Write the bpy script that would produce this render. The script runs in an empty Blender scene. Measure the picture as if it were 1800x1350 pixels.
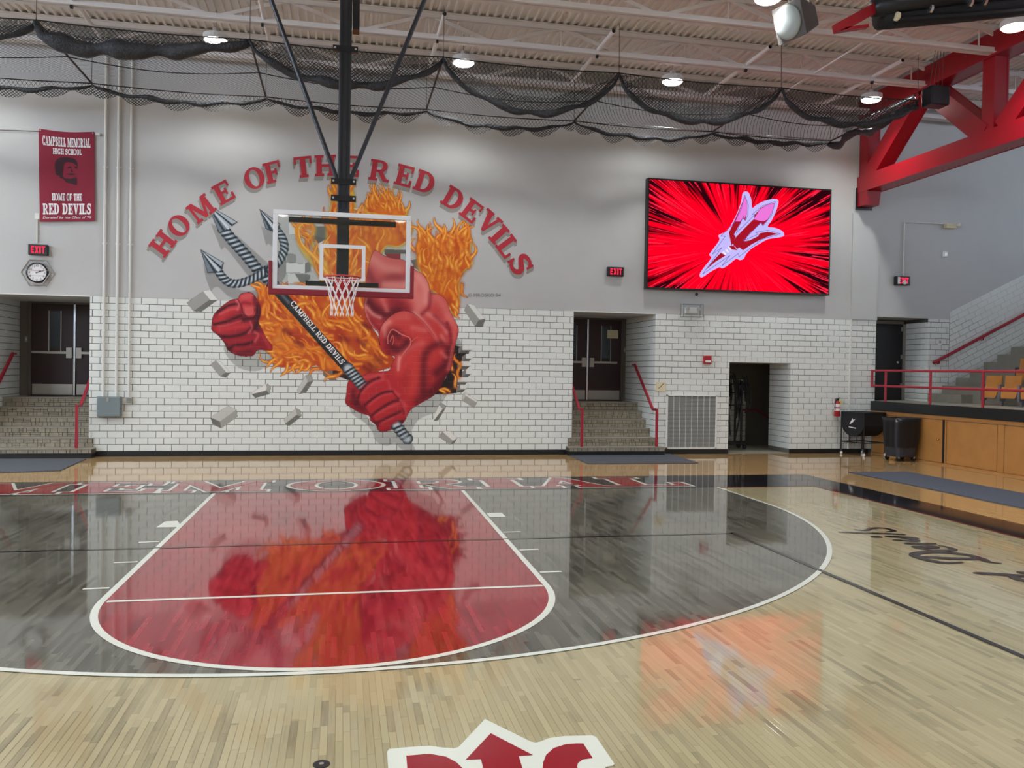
import bpy, math, random
import numpy as np
from mathutils import Vector, Matrix

# ------------------------------------------------------------------ camera, world, exposure
# Everything is laid out in feet (basketball court units) and scaled to metres when a mesh is made.
# Origin: middle of the baseline (inner edge). X right along the baseline, Y towards the end wall, Z up.
S = 0.3048
random.seed(7)
scene = bpy.context.scene
col = scene.collection
CAM = (0.0238, -41.9694, 6.1129)
YAW, PITCH, ROLL = 0.200693, -0.012014, 0.016008
FPX, CX, CY = 1467.13, 898.785, 668.804
def _frame():
    cy, sy, cp, sp, cr, sr = math.cos(YAW), math.sin(YAW), math.cos(PITCH), math.sin(PITCH), math.cos(ROLL), math.sin(ROLL)
    f = Vector((sy*cp, cy*cp, sp)); r = Vector((cy, -sy, 0)); u = r.cross(f)
    return cr*r + sr*u, -sr*r + cr*u, f
CR, CU, CF = _frame()
cam_data = bpy.data.cameras.new('camera')
cam = bpy.data.objects.new('camera', cam_data)
col.objects.link(cam)
cam_data.sensor_width = 36.0
cam_data.lens = FPX*36.0/1800.0
cam_data.shift_x = (900-CX)/1800.0
cam_data.shift_y = (CY-675)/1800.0
cam_data.clip_end = 500
cam.matrix_world = Matrix(((CR.x, CU.x, -CF.x, CAM[0]*S), (CR.y, CU.y, -CF.y, CAM[1]*S), (CR.z, CU.z, -CF.z, CAM[2]*S), (0, 0, 0, 1)))
scene.camera = cam

world = bpy.data.worlds.new('world'); scene.world = world
world.use_nodes = True
bg = world.node_tree.nodes['Background']
bg.inputs[0].default_value = (0.75, 0.85, 1.0, 1); bg.inputs[1].default_value = 0.6
vs = scene.view_settings
vs.view_transform = 'Standard'; vs.look = 'None'; vs.gamma = 1.0; vs.use_curve_mapping = False
vs.exposure = 0.0
LAMP_WATTS = 520.0         # each round high-bay light, a downward beam
WINDOW_STRENGTH = 15.0     # daylight in the clerestory windows of the right-hand side

# ------------------------------------------------------------------ helpers
YW = 17.32                 # face of the end wall
ZT = 10.56                 # top of the glazed tile
def ray(x, y): return CF + CR*((x-CX)/FPX) - CU*((y-CY)/FPX)
def at(x, y, ax, v):
    d = ray(x, y); t = (v-CAM[ax])/d[ax]
    return (CAM[0]+t*d[0], CAM[1]+t*d[1], CAM[2]+t*d[2])
def W(x, y, Y=None): return at(x, y, 1, YW if Y is None else Y)
def F(x, y, z=0.0): return at(x, y, 2, z)
ORG = {}
def lin(c):
    return tuple(((v/255.0)/12.92 if v <= 10.3 else ((v/255.0+0.055)/1.055)**2.4) for v in c)
class MB:
    def __init__(s): s.v = []; s.f = []
    def add(s, vs_, fs):
        n = len(s.v); s.v += [tuple(v) for v in vs_]; s.f += [tuple(i+n for i in f) for f in fs]; return s
    def box(s, x0, x1, y0, y1, z0, z1):
        return s.add([(x0,y0,z0),(x1,y0,z0),(x1,y1,z0),(x0,y1,z0),(x0,y0,z1),(x1,y0,z1),(x1,y1,z1),(x0,y1,z1)],
                     [(0,3,2,1),(4,5,6,7),(0,1,5,4),(1,2,6,5),(2,3,7,6),(3,0,4,7)])
    def obox(s, c, a, b, d):
        c, a, b, d = Vector(c), Vector(a), Vector(b), Vector(d)
        vs_ = [c+i*a+j*b+k*d for k in (-1, 1) for (i, j) in ((-1,-1),(1,-1),(1,1),(-1,1))]
        return s.add(vs_, [(0,3,2,1),(4,5,6,7),(0,1,5,4),(1,2,6,5),(2,3,7,6),(3,0,4,7)])
    def bar(s, p, q, w, h, up=(0, 0, 1)):
        p, q = Vector(p), Vector(q); d = (q-p); up = Vector(up)
        a = d.cross(up).normalized(); b = a.cross(d).normalized()
        return s.obox((p+q)/2, d/2, a*(w/2), b*(h/2))
    def tube(s, pts, r, n=8, closed=False, rs=None, caps=True):
        P = [Vector(p) for p in pts]; m = len(P); vs_ = []; ref = None
        for i in range(m):
            if closed: t = (P[(i+1) % m]-P[i-1])
            else: t = P[min(i+1, m-1)]-P[max(i-1, 0)]
            t = t.normalized()
            if ref is None:
                ref = Vector((0, 0, 1)) if abs(t.z) < 0.9 else Vector((1, 0, 0))
            a = (ref-t*ref.dot(t)).normalized(); ref = a; b = t.cross(a)
            rr = rs[i] if rs else r
            vs_ += [P[i]+(a*math.cos(2*math.pi*k/n)+b*math.sin(2*math.pi*k/n))*rr for k in range(n)]
        fs = []
        for i in range(m if closed else m-1):
            j = (i+1) % m
            fs += [(i*n+k, i*n+(k+1) % n, j*n+(k+1) % n, j*n+k) for k in range(n)]
        if not closed and caps:
            fs += [tuple(range(n-1, -1, -1)), tuple(range((m-1)*n, m*n))]
        return s.add(vs_, fs)
    def poly(s, pts): return s.add(pts, [tuple(range(len(pts)))])
    def prism(s, pts, d):
        n = len(pts); d = Vector(d); P = [Vector(p) for p in pts]
        return s.add(P+[p+d for p in P], [tuple(range(n)), tuple(range(2*n-1, n-1, -1))]+[(i, n+i, n+(i+1) % n, (i+1) % n) for i in range(n)])
    def lathe(s, c, prof, n=20, ax=(0, 0, 1), caps=True):
        ax = Vector(ax).normalized(); ref = Vector((1, 0, 0)) if abs(ax.x) < .9 else Vector((0, 1, 0))
        a = (ref-ax*ref.dot(ax)).normalized(); b = ax.cross(a); c = Vector(c); vs_ = []
        for (r, h) in prof: vs_ += [c+ax*h+(a*math.cos(2*math.pi*k/n)+b*math.sin(2*math.pi*k/n))*r for k in range(n)]
        fs = []
        for i in range(len(prof)-1): fs += [(i*n+k, i*n+(k+1) % n, (i+1)*n+(k+1) % n, (i+1)*n+k) for k in range(n)]
        if caps: fs += [tuple(range(n-1, -1, -1)), tuple(range((len(prof)-1)*n, len(prof)*n))]
        return s.add(vs_, fs)
    def mesh(s, name, o=(0, 0, 0)):
        me = bpy.data.meshes.new(name)
        me.from_pydata([((v[0]-o[0])*S, (v[1]-o[1])*S, (v[2]-o[2])*S) for v in s.v], [], s.f)
        me.update(); return me
    def build(s, name, mat, parent=None, smooth=False, bevel=0):
        o = ORG.get(parent.name, (0, 0, 0)) if parent else (0, 0, 0)
        me = s.mesh(name, o)
        if smooth:
            me.polygons.foreach_set('use_smooth', [True]*len(me.polygons))
        if mat: me.materials.append(mat)
        ob = bpy.data.objects.new(name, me); col.objects.link(ob)
        if parent: ob.parent = parent
        ORG[ob.name] = o
        if bevel:
            m = ob.modifiers.new('bevel', 'BEVEL'); m.width = bevel*S; m.segments = 2; m.limit_method = 'ANGLE'
        return ob
def tag(o, label=None, cat=None, group=None, kind=None):
    if label: o['label'] = label
    if cat: o['category'] = cat
    if group: o['group'] = group
    if kind: o['kind'] = kind
    return o
def thing(name, loc, label, cat, group=None):
    o = bpy.data.objects.new(name, None); col.objects.link(o)
    o.empty_display_size = 0.2
    o.location = (loc[0]*S, loc[1]*S, loc[2]*S); ORG[o.name] = tuple(loc)
    return tag(o, label, cat, group)
def copy_tree(o, loc=None, label=None, parent=None):
    c = o.copy(); col.objects.link(c); c.parent = parent
    if loc: c.location = (loc[0]*S, loc[1]*S, loc[2]*S)
    if label: c['label'] = label
    for ch in list(o.children): copy_tree(ch, None, None, c)
    return c
# ------------------------------------------------------------------ materials
def mat(name, c, rough=0.5, metal=0.0, spec=0.5, emit=None, es=0.0, coat=0.0, noise=0.0, nscale=6.0, bump=0.0):
    m = bpy.data.materials.new(name); m.use_nodes = True
    nt = m.node_tree; p = nt.nodes['Principled BSDF']
    c = lin(c)+(1,)
    p.inputs['Base Color'].default_value = c
    p.inputs['Roughness'].default_value = rough; p.inputs['Metallic'].default_value = metal
    p.inputs['Specular IOR Level'].default_value = spec; p.inputs['Coat Weight'].default_value = coat
    p.inputs['Coat Roughness'].default_value = 0.06
    if emit:
        p.inputs['Emission Color'].default_value = lin(emit)+(1,); p.inputs['Emission Strength'].default_value = es
    if noise or bump:
        tc = nt.nodes.new('ShaderNodeNewGeometry'); nz = nt.nodes.new('ShaderNodeTexNoise')
        nz.inputs['Scale'].default_value = nscale; nz.inputs['Detail'].default_value = 4
        nt.links.new(tc.outputs['Position'], nz.inputs['Vector'])
        if noise:
            mr = nt.nodes.new('ShaderNodeMapRange'); mr.inputs[3].default_value = 1-noise; mr.inputs[4].default_value = 1+noise
            mr.inputs[1].default_value = .25; mr.inputs[2].default_value = .75
            nt.links.new(nz.outputs['Fac'], mr.inputs[0])
            mx = nt.nodes.new('ShaderNodeVectorMath'); mx.operation = 'SCALE'; mx.inputs[0].default_value = c[:3]
            nt.links.new(mr.outputs[0], mx.inputs['Scale']); nt.links.new(mx.outputs[0], p.inputs['Base Color'])
        if bump:
            b = nt.nodes.new('ShaderNodeBump'); b.inputs['Strength'].default_value = 1; b.inputs['Distance'].default_value = bump
            nt.links.new(nz.outputs['Fac'], b.inputs['Height']); nt.links.new(b.outputs[0], p.inputs['Normal'])
    return m
def wood(name, c0, c1, c2, per_object=False, rough=0.055, coat=0.0, contrast=1.0, spec=0.5):
    """maple strip floor: 1.5 inch strips along Y with a random tone per strip"""
    m = bpy.data.materials.new(name); m.use_nodes = True
    nt = m.node_tree; N = nt.nodes; L = nt.links; p = N['Principled BSDF']
    g = N.new('ShaderNodeNewGeometry'); sp = N.new('ShaderNodeSeparateXYZ'); L.new(g.outputs['Position'], sp.inputs[0])
    def math_(op, a, b=None):
        n = N.new('ShaderNodeMath'); n.operation = op
        for i, v in enumerate((a, b)):
            if v is None: continue
            if isinstance(v, (int, float)): n.inputs[i].default_value = v
            else: L.new(v, n.inputs[i])
        return n.outputs[0]
    u = math_('DIVIDE', sp.outputs[0], 0.0381); row = math_('FLOOR', u)
    w1 = N.new('ShaderNodeTexWhiteNoise'); w1.noise_dimensions = '1D'; L.new(row, w1.inputs['W'])
    v = math_('ADD', math_('DIVIDE', sp.outputs[1], 0.42), math_('MULTIPLY', w1.outputs['Value'], 9.0)); idx = math_('FLOOR', v)
    cb = N.new('ShaderNodeCombineXYZ'); L.new(row, cb.inputs[0]); L.new(idx, cb.inputs[1])
    w2 = N.new('ShaderNodeTexWhiteNoise'); w2.noise_dimensions = '2D'; L.new(cb.outputs[0], w2.inputs['Vector'])
    rnd = w2.outputs['Value']
    if per_object:
        oi = N.new('ShaderNodeObjectInfo'); rnd = oi.outputs['Random']
    # grain along the strip plus large soft blotches of finish wear
    mp = N.new('ShaderNodeMapping'); mp.inputs['Scale'].default_value = (45, 3.0, 1); L.new(g.outputs['Position'], mp.inputs['Vector'])
    nz = N.new('ShaderNodeTexNoise'); nz.inputs['Scale'].default_value = 1.0; nz.inputs['Detail'].default_value = 5; L.new(mp.outputs[0], nz.inputs['Vector'])
    n2 = N.new('ShaderNodeTexNoise'); n2.inputs['Scale'].default_value = 0.9; n2.inputs['Detail'].default_value = 3; L.new(g.outputs['Position'], n2.inputs['Vector'])
    t = math_('ADD', math_('ADD', math_('MULTIPLY', rnd, 0.55), math_('MULTIPLY', nz.outputs['Fac'], 0.38)), math_('MULTIPLY', math_('SUBTRACT', n2.outputs['Fac'], 0.5), 0.55))
    cr = N.new('ShaderNodeValToRGB'); L.new(t, cr.inputs[0])
    e = cr.color_ramp.elements
    e[0].position = 0.02; e[0].color = lin(c0)+(1,); e[1].position = 0.92; e[1].color = lin(c2)+(1,)
    k = e.new(0.30); k.color = lin(c1)+(1,)
    if not per_object:
        fx = math_('ABSOLUTE', math_('SUBTRACT', math_('FRACT', u), 0.5)); fy = math_('ABSOLUTE', math_('SUBTRACT', math_('FRACT', v), 0.5))
        seam = math_('MAXIMUM', math_('GREATER_THAN', fx, 0.483), math_('GREATER_THAN', fy, 0.4985))
        mx = N.new('ShaderNodeMix'); mx.data_type = 'RGBA'; L.new(math_('MULTIPLY', seam, 0.30), mx.inputs[0])
        L.new(cr.outputs[0], mx.inputs[6]); mx.inputs[7].default_value = (0.06, 0.045, 0.03, 1); L.new(mx.outputs[2], p.inputs['Base Color'])
    else:
        L.new(cr.outputs[0], p.inputs['Base Color'])
    p.inputs['Roughness'].default_value = rough; p.inputs['Specular IOR Level'].default_value = spec
    p.inputs['Coat Weight'].default_value = coat; p.inputs['Coat Roughness'].default_value = 0.05
    # every strip lies very slightly out of level, which breaks up the reflections
    w3 = N.new('ShaderNodeTexWhiteNoise'); w3.noise_dimensions = '3D'
    if per_object:
        L.new(math_('MULTIPLY', rnd, 91.7), cb.inputs[2])
    L.new(cb.outputs[0], w3.inputs['Vector'])
    v1 = N.new('ShaderNodeVectorMath'); v1.operation = 'SUBTRACT'; L.new(w3.outputs['Color'], v1.inputs[0]); v1.inputs[1].default_value = (.5, .5, .5)
    v2 = N.new('ShaderNodeVectorMath'); v2.operation = 'MULTIPLY'; L.new(v1.outputs[0], v2.inputs[0]); v2.inputs[1].default_value = (.0022, .0028, 0)
    v3 = N.new('ShaderNodeVectorMath'); v3.operation = 'ADD'; L.new(v2.outputs[0], v3.inputs[0]); L.new(g.outputs['Normal'], v3.inputs[1])
    v4 = N.new('ShaderNodeVectorMath'); v4.operation = 'NORMALIZE'; L.new(v3.outputs[0], v4.inputs[0]); L.new(v4.outputs[0], p.inputs['Normal'])
    return m
def attr_mat(name, layer='paint', rough=0.55, emit=0.0, use_alpha=True, spec=0.4):
    m = bpy.data.materials.new(name); m.use_nodes = True
    nt = m.node_tree; N = nt.nodes; L = nt.links; p = N['Principled BSDF']; out = N['Material Output']
    a = N.new('ShaderNodeVertexColor'); a.layer_name = layer
    L.new(a.outputs['Color'], p.inputs['Base Color']); p.inputs['Roughness'].default_value = rough
    p.inputs['Specular IOR Level'].default_value = spec
    if use_alpha:
        tr = N.new('ShaderNodeBsdfTransparent'); mx = N.new('ShaderNodeMixShader')
        L.new(a.outputs['Alpha'], mx.inputs[0]); L.new(tr.outputs[0], mx.inputs[1]); L.new(p.outputs[0], mx.inputs[2]); L.new(mx.outputs[0], out.inputs[0])
    return m
def emission_mat(name, c, strength):
    m = bpy.data.materials.new(name); m.use_nodes = True
    nt = m.node_tree; nt.nodes.remove(nt.nodes['Principled BSDF'])
    e = nt.nodes.new('ShaderNodeEmission'); e.inputs[0].default_value = lin(c)+(1,); e.inputs[1].default_value = strength
    nt.links.new(e.outputs[0], nt.nodes['Material Output'].inputs[0]); return m
def net_mat(name, c, pitch, cover):
    m = bpy.data.materials.new(name); m.use_nodes = True
    nt = m.node_tree; N = nt.nodes; L = nt.links; p = N['Principled BSDF']; out = N['Material Output']
    p.inputs['Base Color'].default_value = lin(c)+(1,); p.inputs['Roughness'].default_value = 0.6
    uv = N.new('ShaderNodeUVMap'); uv.uv_map = 'UVMap'; sp = N.new('ShaderNodeSeparateXYZ'); L.new(uv.outputs[0], sp.inputs[0])
    def math_(op, a, b):
        n = N.new('ShaderNodeMath'); n.operation = op
        for i, v in enumerate((a, b)):
            if isinstance(v, (int, float)): n.inputs[i].default_value = v
            else: L.new(v, n.inputs[i])
        return n.outputs[0]
    a = math_('FRACT', math_('DIVIDE', math_('ADD', sp.outputs[0], sp.outputs[1]), pitch), 0)
    b = math_('FRACT', math_('DIVIDE', math_('SUBTRACT', sp.outputs[0], sp.outputs[1]), pitch), 0)
    on = math_('MAXIMUM', math_('LESS_THAN', a, cover), math_('LESS_THAN', b, cover))
    tr = N.new('ShaderNodeBsdfTransparent'); mx = N.new('ShaderNodeMixShader')
    L.new(on, mx.inputs[0]); L.new(tr.outputs[0], mx.inputs[1]); L.new(p.outputs[0], mx.inputs[2]); L.new(mx.outputs[0], out.inputs[0])
    return m
def glass_mat(name, tint=(250, 253, 252), refl=0.9):
    m = bpy.data.materials.new(name); m.use_nodes = True
    nt = m.node_tree; N = nt.nodes; L = nt.links; out = N['Material Output']; N.remove(N['Principled BSDF'])
    tr = N.new('ShaderNodeBsdfTransparent'); tr.inputs[0].default_value = lin(tint)+(1,)
    gl = N.new('ShaderNodeBsdfGlossy'); gl.inputs['Roughness'].default_value = 0.02
    fr = N.new('ShaderNodeFresnel'); fr.inputs[0].default_value = 1.5
    mx = N.new('ShaderNodeMixShader'); L.new(fr.outputs[0], mx.inputs[0]); L.new(tr.outputs[0], mx.inputs[1]); L.new(gl.outputs[0], mx.inputs[2]); L.new(mx.outputs[0], out.inputs[0])
    return m
M = {}
M['wood'] = wood('maple_floor', (112, 104, 84), (149, 139, 109), (166, 156, 124))
M['plank'] = wood('maple_plank', (112, 104, 84), (149, 139, 109), (166, 156, 124), per_object=True)
M['apron'] = wood('amber_maple', (150, 118, 78), (168, 136, 92), (182, 152, 108))
M['stain'] = wood('grey_stain', (54, 52, 46), (80, 78, 70), (106, 104, 94))
M['key'] = wood('red_stain', (92, 13, 23), (124, 24, 35), (148, 40, 50))
M['court_black'] = mat('court_black', (30, 30, 34), 0.06)
M['court_red'] = mat('court_red', (132, 24, 36), 0.06)
M['court_white'] = mat('court_white', (196, 199, 190), 0.07)
M['court_line_dark'] = mat('court_line_dark', (40, 35, 36), 0.12)
M['tile'] = mat('glazed_tile', (228, 231, 226), 0.22, noise=0.03, nscale=3.0)
M['riser_joint'] = mat('riser_joint', (74, 68, 58), 0.9)
M['mortar'] = mat('mortar', (92, 92, 88), 0.9)
M['wall'] = mat('painted_block', (192, 192, 190), 0.6, noise=0.03, nscale=1.4, bump=0.0015)
M['wall_white'] = mat('painted_trim', (220, 220, 216), 0.5)
M['base'] = mat('black_cove_base', (26, 29, 31), 0.35)
M['deck'] = mat('roof_deck', (236, 233, 230), 0.65, noise=0.04, nscale=1.0)
M['joist'] = mat('joist_paint', (232, 228, 226), 0.5)
M['red_steel'] = mat('red_steel', (150, 12, 28), 0.35, coat=0.1)
M['rail'] = mat('rail_paint', (164, 34, 52), 0.35)
M['black_metal'] = mat('black_metal', (34, 36, 40), 0.35, metal=0.3)
M['mast'] = mat('mast_paint', (44, 47, 54), 0.35, metal=0.2)
M['black'] = mat('black_fabric', (24, 25, 28), 0.75, noise=0.2, nscale=12)
M['net_bundle'] = mat('net_bundle', (40, 44, 50), 0.5, noise=0.6, nscale=30, bump=0.03)
M['net'] = net_mat('net_mesh', (30, 32, 36), 0.25, 0.12)
M['net_dense'] = net_mat('net_mesh_doubled', (30, 32, 36), 0.2, 0.3)
M['rope'] = mat('rope', (70, 62, 56), 0.7)
M['chrome'] = mat('chrome', (215, 220, 225), 0.18, metal=0.9)
M['steel'] = mat('brushed_steel', (170, 166, 158), 0.35, metal=0.7)
M['grey_box'] = mat('grey_enamel', (120, 132, 134), 0.45)
M['conduit'] = mat('conduit_paint', (222, 221, 214), 0.45)
M['door'] = mat('maroon_door', (46, 18, 22), 0.4)
M['door_frame'] = mat('bronze_frame', (92, 84, 78), 0.45)
M['door_glass'] = mat('dark_glass', (52, 60, 68), 0.08)
M['black_door'] = mat('black_door', (26, 24, 28), 0.4)
M['step'] = mat('terrazzo_step', (150, 143, 130), 0.5, noise=0.08, nscale=30)
M['riser_tile'] = mat('riser_mosaic', (150, 141, 122), 0.5, noise=0.22, nscale=9)
M['mat_grey'] = mat('rubber_mat', (74, 78, 86), 0.85, noise=0.12, nscale=60)
M['mat_blue'] = mat('blue_grey_mat', (62, 70, 84), 0.8, noise=0.15, nscale=40)
M['oak'] = mat('oak_panel', (186, 132, 72), 0.4, noise=0.10, nscale=3.5)
M['seat_wood'] = mat('seat_wood', (190, 128, 56), 0.35, noise=0.08, nscale=8)
M['seat_metal'] = mat('seat_metal', (120, 116, 124), 0.45)
M['concrete'] = mat('concrete', (138, 134, 120), 0.7, noise=0.10, nscale=4)
M['screen_case'] = mat('screen_case', (18, 16, 18), 0.4)
M['banner'] = mat('banner_cloth', (138, 30, 54), 0.8)
M['print_white'] = mat('print_white', (240, 238, 238), 0.7)
M['print_dark'] = mat('print_dark', (58, 28, 38), 0.8)
M['letter_red'] = mat('letter_red', (184, 42, 58), 0.6)
M['letter_grey'] = mat('letter_grey', (150, 147, 140), 0.6)
M['pencil'] = mat('signature_grey', (110, 112, 112), 0.7)
M['glass'] = glass_mat('board_glass')
M['clear'] = glass_mat('clear_cover', (252, 253, 253))
M['pad'] = mat('maroon_pad', (134, 26, 44), 0.55)
M['rim'] = mat('rim_paint', (178, 36, 40), 0.4)
M['board_white'] = mat('board_white', (226, 230, 234), 0.4)
M['cord'] = mat('net_cord', (240, 236, 236), 0.8)
M['exit_red'] = emission_mat('exit_red', (255, 40, 70), 1.6)
M['lamp'] = emission_mat('lamp_lens', (255, 252, 246), 14.0)
M['window_light'] = emission_mat('daylight_pane', (214, 232, 255), WINDOW_STRENGTH)
M['lamp_body'] = mat('lamp_body', (210, 208, 204), 0.5)
M['speaker'] = mat('speaker_grille', (176, 186, 184), 0.5)
M['speaker_dark'] = mat('speaker_case', (92, 88, 86), 0.6)
M['fire_red'] = mat('fire_red', (176, 28, 40), 0.3)
M['yellow'] = mat('yellow_tag', (226, 206, 60), 0.6)
M['cream'] = mat('cream_plate', (222, 212, 178), 0.6)
M['grille'] = mat('grille_grey', (158, 160, 156), 0.5)
M['grille_dark'] = mat('grille_mesh', (120, 122, 120), 0.6)
M['white_plastic'] = mat('white_plastic', (232, 232, 228), 0.4)
M['bin'] = mat('bin_plastic', (50, 54, 62), 0.5, noise=0.15, nscale=7)
M['brass'] = mat('brass', (200, 160, 80), 0.25, metal=0.9)

# ================================================================== ROOM SHELL
XL, XR, YF = -58.0, 86.0, -98.0
ZC = 28.05                                     # underside of the roof deck
floor = MB().box(XL, XR, YF, YW+1.0, -0.5, -0.006).build('floor', M['wood'])
tag(floor, 'glossy maple strip basketball floor', 'floor', kind='structure')
def paint(name, pts, m, z, parent=None, holes=False):
    return MB().poly([(p[0], p[1], z) for p in pts]).build(name, m, parent or floor)
def ribbon2(pts, w, z, closed=False, mb=None, taper=None):
    """flat painted band of width w along a 2-D path on the floor"""
    mb = mb or MB(); n = len(pts); L = []; R = []
    for i in range(n):
        a = Vector(pts[(i-1) % n] if closed else pts[max(i-1, 0)]); b = Vector(pts[(i+1) % n] if closed else pts[min(i+1, n-1)])
        d = (b-a).normalized(); nrm = Vector((-d.y, d.x)); p = Vector(pts[i]); ww = w*(taper[i] if taper else 1)
        L.append((p+nrm*ww/2)); R.append((p-nrm*ww/2))
    vs_ = [(v.x, v.y, z) for v in L]+[(v.x, v.y, z) for v in R]
    fs = [(i, (i+1) % n, n+(i+1) % n, n+i) for i in range(n if closed else n-1)]
    return mb.add(vs_, [f[::-1] for f in fs])
def cr(pts, k=6, closed=False):
    """Catmull-Rom through 2-D points"""
    out = []; n = len(pts)
    for i in range(n if closed else n-1):
        p0 = pts[(i-1) % n] if closed or i > 0 else pts[0]; p1 = pts[i]; p2 = pts[(i+1) % n]
        p3 = pts[(i+2) % n] if closed or i+2 < n else pts[-1]
        for j in range(k):
            t = j/k
            out.append(tuple(0.5*((2*p1[c])+(-p0[c]+p2[c])*t+(2*p0[c]-5*p1[c]+4*p2[c]-p3[c])*t*t+(-p0[c]+3*p1[c]-3*p2[c]+p3[c])*t**3) for c in (0, 1)))
    if not closed: out.append(tuple(pts[-1][:2]))
    return out
YN, YB = -0.18, 4.73                            # near and far edge of the black baseline band
XI, XO = 25.75, 28.05                           # inner and outer edge of the side band
# amber finish outside the court
paint('amber_apron', [(XL, YB), (XR, YB), (XR, YW), (XL, YW)], M['apron'], 0.001)
paint('amber_apron', [(XO, YF), (XR, YF), (XR, YB), (XO, YB)], M['apron'], 0.001)
paint('amber_apron', [(XL, YF), (-XO, YF), (-XO, YB), (XL, YB)], M['apron'], 0.001)
# stained three point field
R3, C3 = 19.8, (0.12, -5.2)
arc = [(C3[0]+R3*math.cos(a), C3[1]+R3*math.sin(a)) for a in [-math.pi*i/96 for i in range(97)]]
paint('grey_three_point_field', [(20.0, YN)]+arc+[(-19.8, YN)], M['stain'], 0.003)
# key
L0, R0, L1, R1 = F(372, 869), F(815, 861), F(173, 1057), F(964, 1027)
kc = ((L1[0]+R1[0])/2, (L1[1]+R1[1])/2); kr = math.hypot(R1[0]-L1[0], R1[1]-L1[1])/2; ka = math.atan2(R1[1]-L1[1], R1[0]-L1[0])
karc = [(kc[0]+kr*math.cos(ka-math.pi*i/60), kc[1]+kr*math.sin(ka-math.pi*i/60)) for i in range(61)]
paint('red_key', [(R0[0], YN)]+karc+[(L0[0], YN)], M['key'], 0.005)
# black band round the court
paint('baseline_band', [(-XO, YN), (XO, YN), (XO, YB), (-XO, YB)], M['court_black'], 0.007)
paint('sideline_band', [(XI, YF), (XO, YF), (XO, YN), (XI, YN)], M['court_black'], 0.007)
paint('sideline_band', [(-XO, YF), (-XI, YF), (-XI, YN), (-XO, YN)], M['court_black'], 0.007)
paint('red_pinstripe', [(XI-.16, YF), (XI-.04, YF), (XI-.04, YN-.04), (XI-.16, YN-.16)], M['court_red'], 0.009)
paint('red_pinstripe', [(19.9, YN-.16), (XI-.16, YN-.16), (XI-.04, YN-.04), (19.9, YN-.04)], M['court_red'], 0.009)
# white and dark lines
LZ = 0.011
ribbon2([(20.0-.08, YN)]+[(C3[0]+(R3-.08)*math.cos(a), C3[1]+(R3-.08)*math.sin(a)) for a in [-math.pi*i/96 for i in range(97)]]+[(-19.8+.08, YN)], 0.17, LZ).build('three_point_line', M['court_white'], floor)
ribbon2([(R0[0]-.09, YN)]+[(kc[0]+(kr-.09)*math.cos(ka-math.pi*i/60), kc[1]+(kr-.09)*math.sin(ka-math.pi*i/60)) for i in range(61)]+[(L0[0]+.09, YN)], 0.18, LZ+.001).build('lane_line', M['court_white'], floor)
fl_, fr_ = F(188, 1058), F(954, 1030)
ribbon2([(fl_[0], fl_[1]), (fr_[0], fr_[1])], 0.17, LZ).build('free_throw_line', M['court_white'], floor)
for sgn, Q in ((-1, [((274, 928), (320, 927), (312, 916), (290, 917))]), (1, [((854, 902), (882, 901.5), (889, 909), (861, 909.5))])):
    for q in Q: paint('lane_block', [F(*p)[:2] for p in (q if sgn < 0 else q)], M['court_white'], LZ)
for a, b in (((243.5, 954), (280, 952.5)), ((200, 990), (242, 988)), ((145.5, 1036), (192, 1034)), ((884, 936), (915, 935)), ((913, 967.5), (947, 966)), ((949, 1006.5), (987, 1005))):
    p, q = F(*a), F(*b); ribbon2([p[:2], q[:2]], 0.16, LZ).build('lane_mark', M['court_white'], floor)
va, vb, vc = F(-500, 982), F(1288, 937.5), F(1800, 1160)
ribbon2([(va[0], vb[1]-.1), (vb[0], vb[1])], 0.16, LZ+.002).build('volleyball_line', M['court_line_dark'], floor)
ribbon2([(vb[0], vb[1]+.08), (vb[0]-.1, -60)], 0.17, LZ+.002).build('volleyball_line', M['court_line_dark'], floor)

# foreground maple strips, one board each (the shader carries on behind them)
STRIP = 0.0381/S
plank_mesh = {}
for Lk in (.8, 1.1, 1.4, 1.8, 2.2):
    b = MB(); e = 0.0035; w = STRIP
    b.add([(e,e,-.03),(w-e,e,-.03),(w-e,Lk-e,-.03),(e,Lk-e,-.03),(e,e,-.003),(w-e,e,-.003),(w-e,Lk-e,-.003),(e,Lk-e,-.003),
           (2*e,2*e,0),(w-2*e,2*e,0),(w-2*e,Lk-2*e,0),(2*e,Lk-2*e,0)],
          [(0,1,5,4),(1,2,6,5),(2,3,7,6),(3,0,4,7),(4,5,9,8),(5,6,10,9),(6,7,11,10),(7,4,8,11),(8,9,10,11)])
    me = b.mesh('floor_strip'); me.materials.append(M['plank']); plank_mesh[Lk] = (me, b)
rp = random.Random(3)
boards = []
for i in range(int(-7.4/STRIP), int(10.2/STRIP)):
    y = -31.2+rp.random()*1.5-1.5
    while y < -27.2:
        Lk = rp.choice((.8, 1.1, 1.4, 1.8, 2.2)); boards.append((i*STRIP, y, Lk)); y += Lk
def seen(b):
    x, y = b[0]+STRIP/2, b[1]+b[2]*.6
    d = Vector((x-CAM[0], y-CAM[1], -CAM[2])); z = d.dot(CF)
    px, py = CX+FPX*d.dot(CR)/z, CY-FPX*d.dot(CU)/z
    return (0 < px < 1800 and py < 1352, -z)
boards.sort(key=lambda b: (not seen(b)[0], -b[2]/((b[1]-CAM[1])**2+(b[0]-CAM[0])**2+37)))
rest = MB()
for k, (x, y, Lk) in enumerate(boards):
    me, b = plank_mesh[Lk]
    if k < 300:
        o = bpy.data.objects.new('floor_strip', me); col.objects.link(o); o.parent = floor; o.location = (x*S, y*S, 0)
    else:
        rest.add([(v[0]+x, v[1]+y, v[2]) for v in b.v], b.f)
tag(rest.build('floor_strip_field', M['wood'], floor), kind='stuff')

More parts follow.
